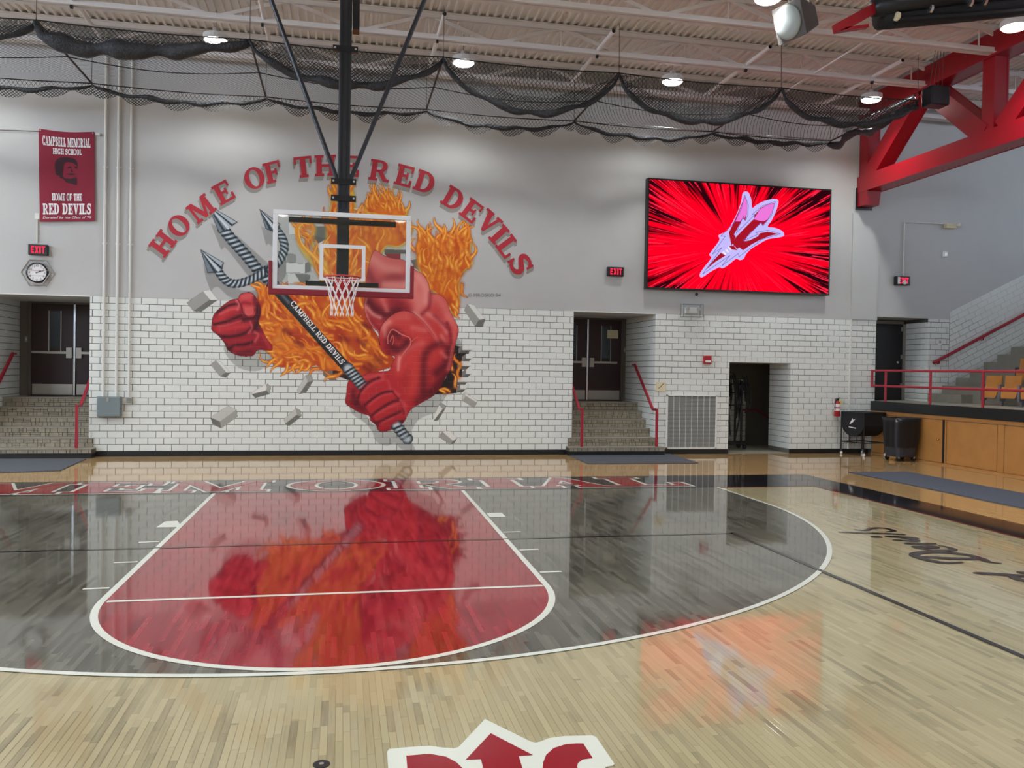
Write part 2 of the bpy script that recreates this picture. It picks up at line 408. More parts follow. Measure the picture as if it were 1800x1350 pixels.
# ================================================================== END WALL
def tile_geo(mb, P, N, u0, u1, z0, z1, j=0.017, e=0.012, d=0.05):
    """one glazed tile: pillowed face, recessed joint. P(u,z) gives a face point, N points out of the wall"""
    u0 += j; u1 -= j; z0 += j; z1 -= j
    if u1-u0 < .03 or z1-z0 < .03: return
    N = Vector(N); f = lambda u, z, k: Vector(P(u, z))-N*k
    vs_ = [f(u0+e, z0+e, 0), f(u1-e, z0+e, 0), f(u1-e, z1-e, 0), f(u0+e, z1-e, 0), f(u0, z0, e), f(u1, z0, e), f(u1, z1, e), f(u0, z1, e), f(u0, z0, d), f(u1, z0, d), f(u1, z1, d), f(u0, z1, d)]
    mb.add(vs_, [(0,1,2,3),(4,5,1,0),(5,6,2,1),(6,7,3,2),(7,4,0,3),(8,9,5,4),(9,10,6,5),(10,11,7,6),(11,8,4,7)])
ZB, TH = 0.34, (ZT-0.34)/23
def tile_rows(u0, u1, z0, z1, phase, holes):
    out = []
    for k in range(23):
        a, b = ZB+TH*k, ZB+TH*(k+1)
        if b < z0+.02 or a > z1-.02: continue
        segs = [(u0, u1)]
        for (h0, h1, g0, g1) in holes:
            if b > g0+.1 and a < g1-.1:
                segs = [s for (p, q) in segs for s in ((p, min(q, h0)), (max(p, h1), q)) if s[1]-s[0] > .06]
        for (p, q) in segs:
            x = math.floor(p-phase)+phase+(0.5 if k % 2 == 0 else 0)-1
            while x < q:
                c, d = max(x, p), min(x+1, q)
                if d-c > .08: out.append((c, d, a, b, k))
                x += 1
    return out
LA, RA = (-22.7, -16.24), (16.7, 23.08)          # stair alcoves
ST = (29.12, 34.24); ST_TOP = ZB+TH*15           # storage opening
RD = (41.62, 46.3); PZ = 4.15                    # recessed door at platform level
ALC_TOP = 10.53
wall = MB()
yb0, yb1 = YW+.012, YW+1.0
wall.box(XL, 41.6, yb0, yb1, ZT, ZC+1.2)
wall.box(41.6, XR, yb0, yb1, 10.85, ZC+1.2)
wall_back = wall.build('wall_back', M['wall'])
tag(wall_back, 'tall end wall, painted block above white glazed tile', 'wall', kind='structure')
bed = MB()
for (a, b, z0, z1) in ((XL, LA[0]-.04, 0, ZT), (LA[1]+.04, RA[0]-.04, 0, ZT), (RA[1]+.04, ST[0]-.04, 0, ZT), (ST[0]-.04, ST[1]+.04, ST_TOP+.01, ZT), (ST[1]+.04, RD[0]-.04, 0, 10.85), (RD[1]+.04, XR, 0, 10.85), (RD[0]-.04, RD[1]+.04, 0, PZ-.45)):
    bed.box(a, b, YW+.03, yb1, z0, z1)
bed.build('mortar_bed', M['mortar'], wall_back)
# short painted lintels over the stair alcoves
holes = [(LA[0], LA[1], 0, ZT), (RA[0], RA[1], 0, ZT), (ST[0], ST[1], 0, ST_TOP), (RD[0], RD[1], PZ, 10.9)]
full_b = MB(); tile_geo(full_b, lambda u, z: (u, 0, z), (0, -1, 0), 0, 1, 0, TH)
tile_mesh = full_b.mesh('tile'); tile_mesh.materials.append(M['tile'])
field = MB(); singles = []
for (a, b, z0, z1, k) in tile_rows(-40, RD[0], 0, ZT, -15.58, holes):
    if k == 15 and ST[0]-.6 < (a+b)/2 < ST[1]+.6:      # half-width soldier course over the storage opening
        m = (a+b)/2
        for (c, d) in ((a, m), (m, b)): tile_geo(field, lambda u, z: (u, YW, z), (0, -1, 0), c, d, z0, z1)
        continue
    if b-a > .99:
        mx = (a+b)/2; inm = (-8.3 < mx < 8.6 and 2.9 < z0 < 10.6)
        if -28 < mx and not inm: singles.append((mx-CAM[0], a, z0)); continue
    tile_geo(field, lambda u, z: (u, YW, z), (0, -1, 0), a, b, z0, z1)
singles.sort(key=lambda t: t[0] if t[1] > -16.3 else t[0]+400)
for i, (_, a, z0) in enumerate(singles):
    if i < 300:
        o = bpy.data.objects.new('tile', tile_mesh); col.objects.link(o); o.parent = wall_back; o.location = (a*S, YW*S, z0*S)
    else:
        tile_geo(field, lambda u, z: (u, YW, z), (0, -1, 0), a, a+1, z0, z0+TH)
# flat courses right of the platform door, then courses raked with the bleacher slope
for (a, b, z0, z1, k) in tile_rows(RD[1], 48.26, PZ-.5, ZT, 46.05, []):
    tile_geo(field, lambda u, z: (u, YW, z), (0, -1, 0), a, b, z0, z1)
for a in np.arange(RD[1], 48.2, 1.0): tile_geo(field, lambda u, z: (u, YW, z), (0, -1, 0), float(a), min(48.26, float(a)+1), ZT, 10.86)
sl = math.atan(0.475)
def clip(poly, a, b, c):
    out = []
    for i in range(len(poly)):
        p, q = poly[i], poly[(i+1) % len(poly)]; dp, dq = a*p[0]+b*p[1]-c, a*q[0]+b*q[1]-c
        if dp >= 0: out.append(p)
        if dp*dq < 0:
            t = dp/(dp-dq); out.append((p[0]+t*(q[0]-p[0]), p[1]+t*(q[1]-p[1])))
    return out
cs, sn = math.cos(sl), math.sin(sl)
for r in range(-15, 2):
    for c in range(-8, 40):
        u0 = c+(0.5 if r % 2 else 0); j = .014
        q = [(u0+j, r*TH+j), (u0+1-j, r*TH+j), (u0+1-j, (r+1)*TH-j), (u0+j, (r+1)*TH-j)]
        q = [(48.26+x*cs-y*sn, 10.45+x*sn+y*cs) for x, y in q]
        q = clip(q, 1, 0, 48.28); q = clip(q, 0, 1, PZ) if q else q
        if len(q) > 2: field.prism([(x, YW, z) for x, z in q][::-1], (0, .05, 0))
tag(field.build('tile_field', M['tile'], wall_back), kind='stuff')
# mortar backing of the raked tiles rises with them
MB().prism([(48.26, YW+.035, 10.8), (48.26, YW+.035, 11.1), (84, YW+.035, 28), (84, YW+.035, 10.8)], (0, .2, 0)).build('raked_mortar_bed', M['mortar'], wall_back)
MB().prism([(48.2, YW+.008, 10.86), (48.26, YW+.008, 10.97), (84, YW+.008, 10.97+35.74*.475), (84, YW+.008, 28.5), (41.6, YW+.008, 28.5), (41.6, YW+.008, 10.86)], (0, .015, 0)).build('painted_upper_field', M['wall'], wall_back)
# shallow pier that carries the red truss
pier = MB().box(39.3, 41.6, YW-.12, YW+.05, ZT, 18.9)
tag(pier.build('trim_1', M['wall']), kind='structure')
tag(MB().box(39.28, 39.36, YW-.14, YW, 0.35, ZT).build('trim_2', M['conduit']), kind='structure')
# black cove base
for i, (a, b) in enumerate(((XL, LA[0]), (LA[1]+.5, RA[0]-.4), (RA[1]+.95, ST[0]), (ST[1], 41.1))):
    tag(MB().box(a, b, YW-.05, YW+.03, 0, ZB-.01).build(('baseboard_left', 'baseboard_centre', 'baseboard_vent', 'baseboard_right')[i], M['base']), kind='structure')

# ---------------------------------------------------------------- stair alcoves
def side_tiles(mb, X, y0, y1, z0, z1, n):
    for (a, b, c, d, k) in tile_rows(y0, y1, z0, z1, YW, []):
        tile_geo(mb, lambda u, z: (X, u, z), (n, 0, 0), a, b, c, d)
M['alcove_tile'] = M['tile']
M['shaded_recess_paint'] = mat('shaded_recess_paint', (112, 107, 97), 0.6)  # wall paint with the deep shade of the recess darkened into its colour
LAND, YD = 3.75, 24.0
def alcove(name, x0, x1, first):
    a = MB()
    a.box(x0-.8, x0-.03, YW+.06, YD+.6, 0, ZT+.5).box(x1+.03, x1+.8, YW+.06, YD+.6, 0, ZT+.5)
    o = a.build(name, M['mortar']); tag(o, kind='structure')
    t = MB(); side_tiles(t, x0, YW+.0, YD, 0, ALC_TOP, 1); side_tiles(t, x1, YW+.0, YD, 0, ALC_TOP, -1)
    tag(t.build('tile_field', M['tile'], o), kind='stuff')
    MB().box(x0-.8, x1+.8, YD, YD+.6, 0, ZT+.5).build('back_panel', M['shaded_recess_paint'], o)
    MB().box(x0-.8, x1+.8, YW+.013, YD+.6, ALC_TOP, ALC_TOP+.6).build('soffit', M['wall'], o)
    MB().box(x0, x1, YW-.02, YW+.2, ALC_TOP-.02, ALC_TOP+.05).build('lintel_edge', M['wall_white'], o)
    return o
alcove('wall_left_alcove', *LA, True); alcove('wall_right_alcove', *RA, False)
rs = random.Random(11)
def stairs(x0, x1, label, wide):
    t = thing('entry_stairs', ((x0+x1)/2, YW, 0), label, 'stairs')
    RZ, TD = LAND/6, 0.92
    for k in range(6):
        yf = 16.25+TD*k if k else 16.2
        a, b = (x0-wide, x1+wide) if k < 1 else ((x0-.3, x1+.3) if k == 1 else (x0, x1))
        if k >= 2: a, b = x0+.01, x1-.01
        zt, zb = RZ*(k+1), RZ*k
        ye = (YD-.02 if k == 5 else yf+TD+.3)
        if k < 2: ye = YW+.0
        st = MB().box(a, b, yf+.06, ye, zb-.0 if k else .3, zt-.07)
        if k < 2: st.box(x0+.01, x1-.01, YW, yf+TD+.3, zb if k else .3, zt-.07)
        s = st.build('riser', M['riser_joint'], t)
        MB().box(a, b, yf, ye, zt-.07, zt).build('tread', M['step'], t) if k >= 2 else MB().box(a, b, yf, YW, zt-.07, zt).box(x0+.01, x1-.01, YW, yf+TD+.3, zt-.07, zt).build('tread', M['step'], t)
        # random stone mosaic on the riser face
        mo = MB(); z0, z1 = (zb if k else .32), zt-.07; rows = 2 if k else 1; hh = (z1-z0)/rows
        for r in range(rows):
            x = a
            while x < b-.05:
                w = rs.choice((.22, .3, .45, .6)); w = min(w, b-x)
                if rs.random() < .35 and k:
                    for q in (0, 1): mo.box(x+.018, x+w-.018, yf+.03, yf+.07, z0+r*hh+q*hh/2+.016, z0+r*hh+(q+1)*hh/2-.016)
                else: mo.box(x+.018, x+w-.018, yf+.03, yf+.07, z0+r*hh+.016, z0+(r+1)*hh-.016)
                x += w
        tag(mo.build('riser_mosaic', M['riser_tile'], s), kind='stuff')
    MB().box(x0-wide, x1+wide, 16.22, YW, 0, .3).build('cove_base', M['base'], t)
    return t
stairs(*LA, 'terrazzo steps with stone mosaic risers left of the mural', .47)
stairs(*RA, 'terrazzo steps with stone mosaic risers below the large screen', .45)
def grab_rail(name, X, label):
    """red rail: post on the first step, short elbow, slope up into the alcove"""
    t = thing(name, (X, 16.6, 0.62), label, 'handrail')
    e = .16
    MB().bar((X, 16.6, .62), (X, 16.6, 3.42), e, e, (0, 1, 0)).build('post', M['rail'], t)
    MB().bar((X, 16.55, 3.36), (X, 17.45, 3.36), e, e).build('elbow', M['rail'], t)
    MB().bar((X, 17.4, 3.34), (X, 21.6, 6.75), e, e*1.1).build('sloping_rail', M['rail'], t)
    MB().bar((X, 21.5, 6.72), (X, 22.1, 6.72), e*.8, e*.8).build('wall_return', M['rail'], t)
    return t
grab_rail('stair_handrail', -16.75, 'red handrail at the right edge of the steps under the wall clock')
grab_rail('stair_handrail', -22.3, 'red handrail at the far left picture edge beside tiled alcove wall')
grab_rail('stair_handrail', 17.25, 'red handrail on the mural side of the steps below the screen')
grab_rail('stair_handrail', 23.02, 'red handrail beside the grey vent grille')
def double_door(n, xc, label, side):
    t = thing(f'door_{n}', (xc, YD, LAND), label, 'door'); t['kind'] = 'structure'
    w, zt = 2.88, LAND+6.65; yf = YD-.06
    fr = MB().box(xc-w-.25, xc-w, yf-.15, YD, LAND, zt+.25).box(xc+w, xc+w+.25, yf-.15, YD, LAND, zt+.25).box(xc-w, xc+w, yf-.15, YD, zt, zt+.25)
    fr.build('frame', M['door_frame'], t)
    MB().box(xc-.06, xc+.06, yf-.22, yf-.06, LAND, zt).build('mullion', M['chrome'], t)
    for s in (-1, 1):
        a, b = (xc-w+.02, xc-.09) if s < 0 else (xc+.09, xc+w-.02)
        lf = MB().box(a, b, yf-.12, yf, LAND+.03, zt-.02).build('leaf', M['door'], t)
        vx = a+(b-a)*(.42 if s < 0 else .40)
        MB().box(vx, vx+.75, yf-.13, yf-.11, LAND+3.5, zt-.55).build('vision_pane', M['door_glass'], lf)
        MB().box(vx-.06, vx, yf-.17, yf-.11, LAND+3.2, zt-.5).box(vx+.75, vx+.8, yf-.17, yf-.11, LAND+3.2, zt-.5).build('vision_trim', M['steel'], lf)
        MB().box(a+.05, b-.35, yf-.34, yf-.22, LAND+3.05, LAND+3.22).box((b-.42 if s < 0 else a+.05), (b-.05 if s < 0 else a+.42), yf-.36, yf-.11, LAND+2.75, LAND+3.5).build('push_bar', M['steel'], lf)
        MB().box(a+.05, b-.05, yf-.14, yf-.11, LAND+.08, LAND+.85).build('kick_plate', M['steel'], lf)
    MB().box(xc-w, xc+w, yf-.7, yf, LAND, LAND+.04).build('threshold', M['black'], t)
    return t
double_door(1, (-21.9-16.1)/2, 'maroon double door at the top of the left steps', -1)
d2 = double_door(2, (16.85+22.6)/2, 'maroon double door at the top of the steps below the screen', 1)
p0, p1 = W(1067.5, 580, 23.78), W(1086.5, 595, 23.78)
nt_ = MB().box(p0[0], p1[0], 23.76, 23.8, p1[2], p0[2]).build('paper_notice', M['cream'])
tag(nt_, 'framed paper notice on the right leaf of the maroon door', 'notice')
# light switches inside alcoves
for X, n, lb in ((LA[0], 1, 'small light switch plate on the wall beside the left maroon door'), (RA[1], -1, 'small light switch plate on the wall beside the right maroon door')):
    q = W(46 if n > 0 else 1098, 596 if n > 0 else 615, 23.9)
    sw = MB().box(q[0]-.1, q[0]+.1, 23.93, 24.0, q[2]-.2, q[2]+.2).build('light_switch', M['steel'])
    MB().box(q[0]-.03, q[0]+.03, 23.89, 23.94, q[2]-.06, q[2]+.06).build('toggle', M['white_plastic'], sw)
    tag(sw, lb, 'switch')

# ---------------------------------------------------------------- storage opening
s0, s1 = ST; yk = 24.5
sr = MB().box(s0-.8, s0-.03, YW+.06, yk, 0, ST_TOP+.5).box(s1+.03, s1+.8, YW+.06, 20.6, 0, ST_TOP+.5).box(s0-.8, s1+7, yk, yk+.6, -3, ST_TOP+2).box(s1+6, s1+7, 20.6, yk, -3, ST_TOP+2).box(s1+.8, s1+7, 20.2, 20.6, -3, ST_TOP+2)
sr = sr.build('wall_storage', M['shaded_recess_paint']); tag(sr, kind='structure')
t = MB(); side_tiles(t, s1, YW+.0, 20.6, 0, ST_TOP, -1); side_tiles(t, s0, YW+.0, yk, 0, ST_TOP, 1)
for (a, b, z0, z1, k) in tile_rows(s0, s0+5.1, 0, ZB+TH*12, 29.3, []): tile_geo(t, lambda u, z: (u, yk-.02, z), (0, -1, 0), a, b, z0, z1)
tag(t.build('tile_field', M['tile'], sr), kind='stuff')
MB().box(s0-.8, s1+7, YW+.013, yk+.6, ST_TOP, ST_TOP+.5).build('soffit', M['wall'], sr)
MB().box(s0-.5, s1+7, YW+.0, yk, -.3, 0.02).build('concrete_floor', M['concrete'], sr)
h = thing('storage_handrail', (34.5, 24.2, 0), 'dark red handrail sloping down inside the storage opening', 'handrail')
MB().tube([(33.6, 24.2, 3.05), (35.0, 24.2, 3.05), (39.0, 24.2, .9)], .08, 8).build('rail', M['rail'], h)
MB().bar((34.2, 24.5, 2.85), (34.2, 24.2, 3.0), .08, .08).build('bracket', M['rail'], h)
# ---------------------------------------------------------------- recessed platform door
yr = 20.2
rc = MB().box(RD[0]-.7, RD[0]-.02, YW+.06, yr+.6, PZ-1, 11.5).box(RD[1]+.03, RD[1]+.8, YW+.06, yr+.6, PZ-1, 11.5).box(RD[0]-.7, RD[1]+.8, yr, yr+.6, PZ-1, 11.5)
rc = rc.build('wall_door_recess', M['mortar']); tag(rc, kind='structure')
t = MB(); side_tiles(t, RD[1], YW+.0, yr, PZ-.3, 10.56, -1); side_tiles(t, RD[0], YW+.0, yr, PZ-.3, 10.56, 1)
tag(t.build('tile_field', M['tile'], rc), kind='stuff')
MB().box(RD[0]-.7, RD[1]+.8, YW+.013, yr+.5, 10.84, 11.4).build('soffit', M['wall'], rc)
MB().box(RD[0]-.1, RD[1]+.1, YW-.1, yr, PZ-.4, PZ-.01).build('door_sill', M['concrete'], rc)
d3 = thing('door_3', (44.6, yr, PZ), 'black door in the tiled recess above the platform', 'door'); d3['kind'] = 'structure'
MB().box(46.02, 46.28, yr-.22, yr, PZ, 10.7).box(42.6, 42.85, yr-.22, yr, PZ, 10.7).box(42.6, 46.28, yr-.22, yr, 10.5, 10.75).build('frame', M['steel'], d3)
lf = MB().box(42.85, 46.0, yr-.16, yr-.02, PZ+.03, 10.5).build('leaf', M['black_door'], d3)
for z in (5.2, 7.6, 9.9): MB().box(45.85, 46.08, yr-.22, yr-.14, z, z+.35).build('hinge', M['steel'], lf)
MB().lathe((45.45, yr-.16, 7.3), [(.06, 0), (.06, .12), (.1, .14), (.1, .22), (.04, .26)], 12, (0, -1, 0)).build('knob', M['chrome'], lf)

# ================================================================== CEILING
ceil = MB(); xs = np.arange(XL, XR, 0.5)
prof = []
for x in xs: prof += [(x, ZC), (x+.13, ZC), (x+.17, ZC+.15), (x+.46, ZC+.15)]
vs_ = []
for (x, z) in prof: vs_ += [(x, YF, z), (x, YW+.9, z)]
ceil.add(vs_, [(2*i, 2*i+1, 2*i+3, 2*i+2) for i in range(len(prof)-1)])
ceiling = ceil.build('ceiling', M['deck']); tag(ceiling, 'pale ribbed steel roof deck on open web joists', 'ceiling', kind='structure')
MB().box(XL, XR, YF, YW+1, ZC+.4, ZC+.6).build('roof_slab', M['deck'], ceiling)
jt = MB(); zb_ = 26.42; zt_ = ZC-.02
for z0, z1, fl in ((zb_-.05, zb_+.3, 0), (zt_-.3, zt_, 1)):
    for dy in (-.18, .08): jt.box(XL, XR, dy, dy+.1, z0, z1)
    for dy in (-.34, .06): jt.box(XL, XR, dy, dy+.28, z1-.05 if fl else z0, z1 if fl else z0+.05)
wb = MB(); x = XL; k = 0
while x < XR-5:
    wb.bar((x, 0, zb_+.1), (x+4.2, 0, zt_-.1), .12, .22) if k % 2 == 0 else wb.bar((x, 0, zt_-.1), (x+4.2, 0, zb_+.1), .12, .22)
    if k % 2: wb.bar((x, 0, zb_+.1), (x, 0, zt_-.1), .07, .07, (1, 0, 0))
    x += 4.2; k += 1
jm = jt.mesh('joist'); jm.materials.append(M['joist']); wm = wb.mesh('web'); wm.materials.append(M['joist'])
JY = [16.0, 9.72, 3.44]+[-2.84-6.28*i for i in range(16)]
for y in JY:
    if y < YF+2: break
    o = bpy.data.objects.new('joist', jm); col.objects.link(o); o.parent = ceiling; o.location = (0, y*S, 0)
    w = bpy.data.objects.new('web', wm); col.objects.link(w); w.parent = o
for x in (-36, -26, 31):                                    # bridging lines
    MB().bar((x, YF+1, zb_+.05), (x, YW-.1, zb_+.05), .09, .09).build('bridging', M['joist'], ceiling)
# far walls of the hall, out of the picture
wlb = MB().box(XL-1, XL, YF, YW+1, 0, 17.0).box(XL-1, XL, YF, YW+1, 26.0, ZC+.3)
for i in range(9): wlb.box(XL-1, XL, -92+13*i-1.2, -92+13*i+1.2, 17, 26)
tag(wlb.build('wall_left', M['wall']), 'painted side wall of the gym on the left with high windows', 'wall', kind='structure')
for i in range(8):
    w = MB().box(XL-.6, XL-.5, -92+13*i+1.2, -92+13*(i+1)-1.2, 17, 26).build(f'window_{i+9}', M['window_light']); tag(w, kind='structure')
    MB().box(XL-.5, XL-.35, -92+13*i+6.4, -92+13*i+6.6, 17, 26).box(XL-.5, XL-.35, -92+13*i+1.2, -92+13*(i+1)-1.2, 21.4, 21.6).build('window_frame', M['white_plastic'], w)
wr = MB().box(XR, XR+1, YF, YW+1, 0, 17.0).box(XR, XR+1, YF, YW+1, 26.0, ZC+.3)
for i in range(9): wr.box(XR, XR+1, -92+13*i-1.2, -92+13*i+1.2, 17, 26)
tag(wr.build('wall_right', M['wall']), 'painted side wall behind the bleachers with high windows', 'wall', kind='structure')
for i in range(8):
    w = MB().box(XR+.5, XR+.6, -92+13*i+1.2, -92+13*(i+1)-1.2, 17, 26).build(f'window_{i+1}', M['window_light']); tag(w, kind='structure')
    MB().box(XR+.35, XR+.5, -92+13*i+6.4, -92+13*i+6.6, 17, 26).box(XR+.35, XR+.5, -92+13*i+1.2, -92+13*(i+1)-1.2, 21.4, 21.6).build('window_frame', M['white_plastic'], w)
tag(MB().box(XL-1, XR+1, YF-1, YF, 0, ZC+.3).build('wall_front', M['wall']), 'painted end wall behind the viewpoint', 'wall', kind='structure')

# ================================================================== RED ROOF TRUSS over the bleacher edge
XT = W(1508, 300, 17.15)[0]; TW = 1.5
tr = thing('roof_truss', (XT, 17.2, 19.3), 'deep red steel truss bearing on the end wall pier above the bleachers', 'truss')
def hbeam(p, q, d, w, name, dx=0.0):
    """H section lying in the plane X = XT..XT+w; flat flange faces look at the court"""
    p, q = Vector(p), Vector(q); ax = (q-p); nrm = ax.cross(Vector((1, 0, 0))).normalized()
    m = MB()
    for x in (XT+dx+.06, XT+dx+w-.06): m.obox(Vector(((x), (p.y+q.y)/2, (p.z+q.z)/2)), ax/2, (.06, 0, 0), nrm*(d/2))
    m.obox(Vector((XT+dx+w/2, (p.y+q.y)/2, (p.z+q.z)/2)), ax/2, (w/2-.1, 0, 0), nrm*.08)
    for s in (-1, 1): m.obox(Vector((XT+dx+w/2, (p.y+q.y)/2, (p.z+q.z)/2))+nrm*s*(d/2-.08), ax/2, (w/2-.03, 0, 0), nrm*.06)
    return m.build(name, M['red_steel'], tr)
ZL, ZU = 21.1, 27.0
hbeam((0, 17.2, ZL), (0, YF+2, ZL), 1.25, TW, 'bottom_chord')
hbeam((0, 17.2, ZU), (0, YF+2, ZU), 1.5, TW, 'top_chord')
hbeam((0, 16.65, 20.6), (0, 16.65, 26.4), 1.05, TW*.7, 'end_post', .14)
yb_, yt_ = 17.0, 10.3; i = 0
while yb_ > YF+10:
    hbeam((0, yb_-.8, ZL+.5), (0, yt_+.4, ZU-.6), 1.3, TW*.8, 'diagonal', .09+.013*(int(yb_) % 2))
    hbeam((0, yt_-.4, ZU-.6), (0, yb_-13.4+.7, ZL+.5), 1.3, TW*.8, 'diagonal', .125)
    hbeam((0, yb_-13.1, ZL+.6), (0, yb_-13.1, ZU-.6), 1.0, TW*.7, 'vertical', .17)
    yb_ -= 13.4; yt_ -= 13.4
MB().prism([(XT+.03, 17.15, 20.6), (XT+.03, 15.9, 20.6), (XT+.03, 16.15, 19.4), (XT+.03, 17.15, 19.4)], (TW*.8, 0, 0)).build('bearing_shoe', M['red_steel'], tr)
MB().box(XT-.1, XT+TW*.9, 17.15, 17.21, 19.2, 20.9).build('bearing_plate', M['black_metal'], tr)

# ================================================================== HIGH BAY LIGHTS
def high_bay(loc, label, group):
    x, y, z = loc
    t = thing('high_bay_light', loc, label, 'light', group)
    MB().lathe((x, y, z), [(.72, .05), (.76, .1), (.74, .38), (.35, .5), (.2, .55), (.2, .8)], 20).build('housing', M['lamp_body'], t, smooth=False)
    MB().lathe((x, y, z), [(.02, -.16), (.35, -.12), (.6, -.04), (.7, .06)], 20).build('lens', M['lamp'], t, smooth=True)
    MB().tube([(x, y, z+.8), (x, y, z+1.9)], .03, 6).build('hanger', M['steel'], t)
    ld = bpy.data.lights.new('high_bay_lamp', 'SPOT'); ld.energy = LAMP_WATTS; ld.color = (.975, 1.0, .985); ld.spot_size = math.radians(134); ld.spot_blend = 1.0; ld.shadow_soft_size = .17
    lo = bpy.data.objects.new('lamp_beam', ld); col.objects.link(lo); lo.parent = t; lo.location = (0, 0, -.2*S)
    return t
LXS = (-52.6, -37.7, -22.8, -7.8, 7.5, 21.9, 37.1); LYS = (12.0, -1.05, -14.1, -27.2, -40.2, -53.3, -66.4, -79.5)
LZS = 25.95
names = {(-7.8, 12.0): 'round high bay light over the word HOME, behind the hanging net', (7.5, 12.0): 'round high bay light right of the backboard mast, behind the net',
         (21.9, 12.0): 'round high bay light above the left end of the big screen', (37.1, 12.0): 'round high bay light beside the red truss at the net end',
         (21.9, -1.05): 'round high bay light cut by the top picture edge beside the loudspeaker', (37.1, -1.05): 'round high bay light at the top right corner in front of the red truss'}
proto = None
for y in LYS:
    for x in LXS:
        lb = names.get((x, y), 'round white high bay light over the court outside the picture'); g = 'high bay lights under the roof joists'
        # heights follow the sight lines measured in the photograph
        if proto is None: proto = high_bay((x, y, LZS), lb, g)
        else:
            c = copy_tree(proto, (x, y, LZS), lb)

# ================================================================== BACKBOARD
bb = thing('basketball_backboard', (0, -4, 9.2), 'glass basketball backboard with maroon pad on a ceiling hung mast', 'backboard')
xb0, xb1, z0, z1 = -3.0, 3.0, 9.5, 13.0; yb = -4.0
MB().box(xb0+.1, xb1-.1, yb-.02, yb+.02, z0+.1, z1-.1).build('glass_panel', M['glass'], bb)
fw = .2
fr = MB()
for (a, b, c, d) in ((xb0, xb1, z1-fw, z1), (xb0, xb1, z0, z0+fw), (xb0, xb0+fw, z0+fw, z1-fw), (xb1-fw, xb1, z0+fw, z1-fw)):
    fr.box(a, b, yb-.05, yb+.12, c, d)
fr.build('frame', M['board_white'], bb, bevel=.02)
tg = MB()
for (a, b, c, d) in ((-1, 1, 11.42, 11.58), (-1, 1, 9.98, 10.12), (-1, -.84, 10.12, 11.42), (.84, 1, 10.12, 11.42)): tg.box(a, b, yb-.035, yb-.022, c, d)
tg.build('target_square', M['board_white'], bb)
pd = MB(); pw = .17
pd.prism([(xb0-pw, yb-.12, 10.75), (xb0-pw, yb-.12, z0-.22), (xb1+pw, yb-.12, z0-.22), (xb1+pw, yb-.12, 10.75), (xb1+.02, yb-.12, 10.75), (xb1+.02, yb-.12, z0+.04), (xb0-.02, yb-.12, z0+.04), (xb0-.02, yb-.12, 10.75)], (0, .28, 0))
pd.build('bottom_pad', M['pad'], bb, bevel=.03)
MB().box(-.27, .27, yb+.2, yb+.75, 9.9, 27.6).build('mast', M['mast'], bb, bevel=.05)
sl_ = MB()
for x in (-.13, .1): sl_.box(x, x+.03, yb+.17, yb+.21, 13.2, 27.4)
sl_.build('mast_seam', M['black_metal'], bb)
MB().box(-2.35, 2.35, yb+.15, yb+.35, 12.52, 12.74).build('cross_arm', M['black_metal'], bb)
MB().box(-1.6, 1.6, yb+.15, yb+.35, 9.75, 9.95).build('lower_arm', M['black_metal'], bb)
for z in (13.55, 14.3, 20.2):
    cl = MB().box(-.55, .55, yb+.14, yb+.3, z, z+.26).build('clamp', M['black_metal'], bb)
    MB().lathe((-.45, yb+.14, z+.13), [(.05, 0), (.05, .05)], 8, (0, -1, 0)).lathe((.45, yb+.14, z+.13), [(.05, 0), (.05, .05)], 8, (0, -1, 0)).build('bolt', M['chrome'], cl)
MB().box(.3, .6, yb+.1, yb+.7, 21.2, 23.2).build('height_adjuster', M['black_metal'], bb)
for s in (-1, 1):
    MB().tube([(s*.24, yb+.3, 14.4), (s*4.9, yb+.3, 26.6)], .1, 10).build('side_brace', M['mast'], bb)
rim = MB().tube([(.77*math.cos(a), yb-1.25+.77*math.sin(a), 10.0) for a in [2*math.pi*k/36 for k in range(36)]], .036, 8, closed=True).build('rim', M['rim'], bb, smooth=True)
MB().box(-.36, .36, yb-.5, yb-.05, 9.55, 9.95).box(-.28, .28, yb-.3, yb-.05, 9.2, 9.6).build('rim_bracket', M['rim'], bb)
nt = MB()
def net_r(t): return .77-.30*min(1, t*1.5)**.8 if t < .66 else .47+.03*(t-.66)
for i in range(12):
    for s in (-1, 1):
        pts = []
        for k in range(15):
            t = k/14; a = 2*math.pi*i/12 + s*(.06+max(0, t-.05)*1.18); pts.append((net_r(t)*math.cos(a), yb-1.25+net_r(t)*math.sin(a), 9.98-1.62*t))
        nt.tube(pts, .02, 5)
tag(nt.build('net', M['cord'], bb), 'white cord net')

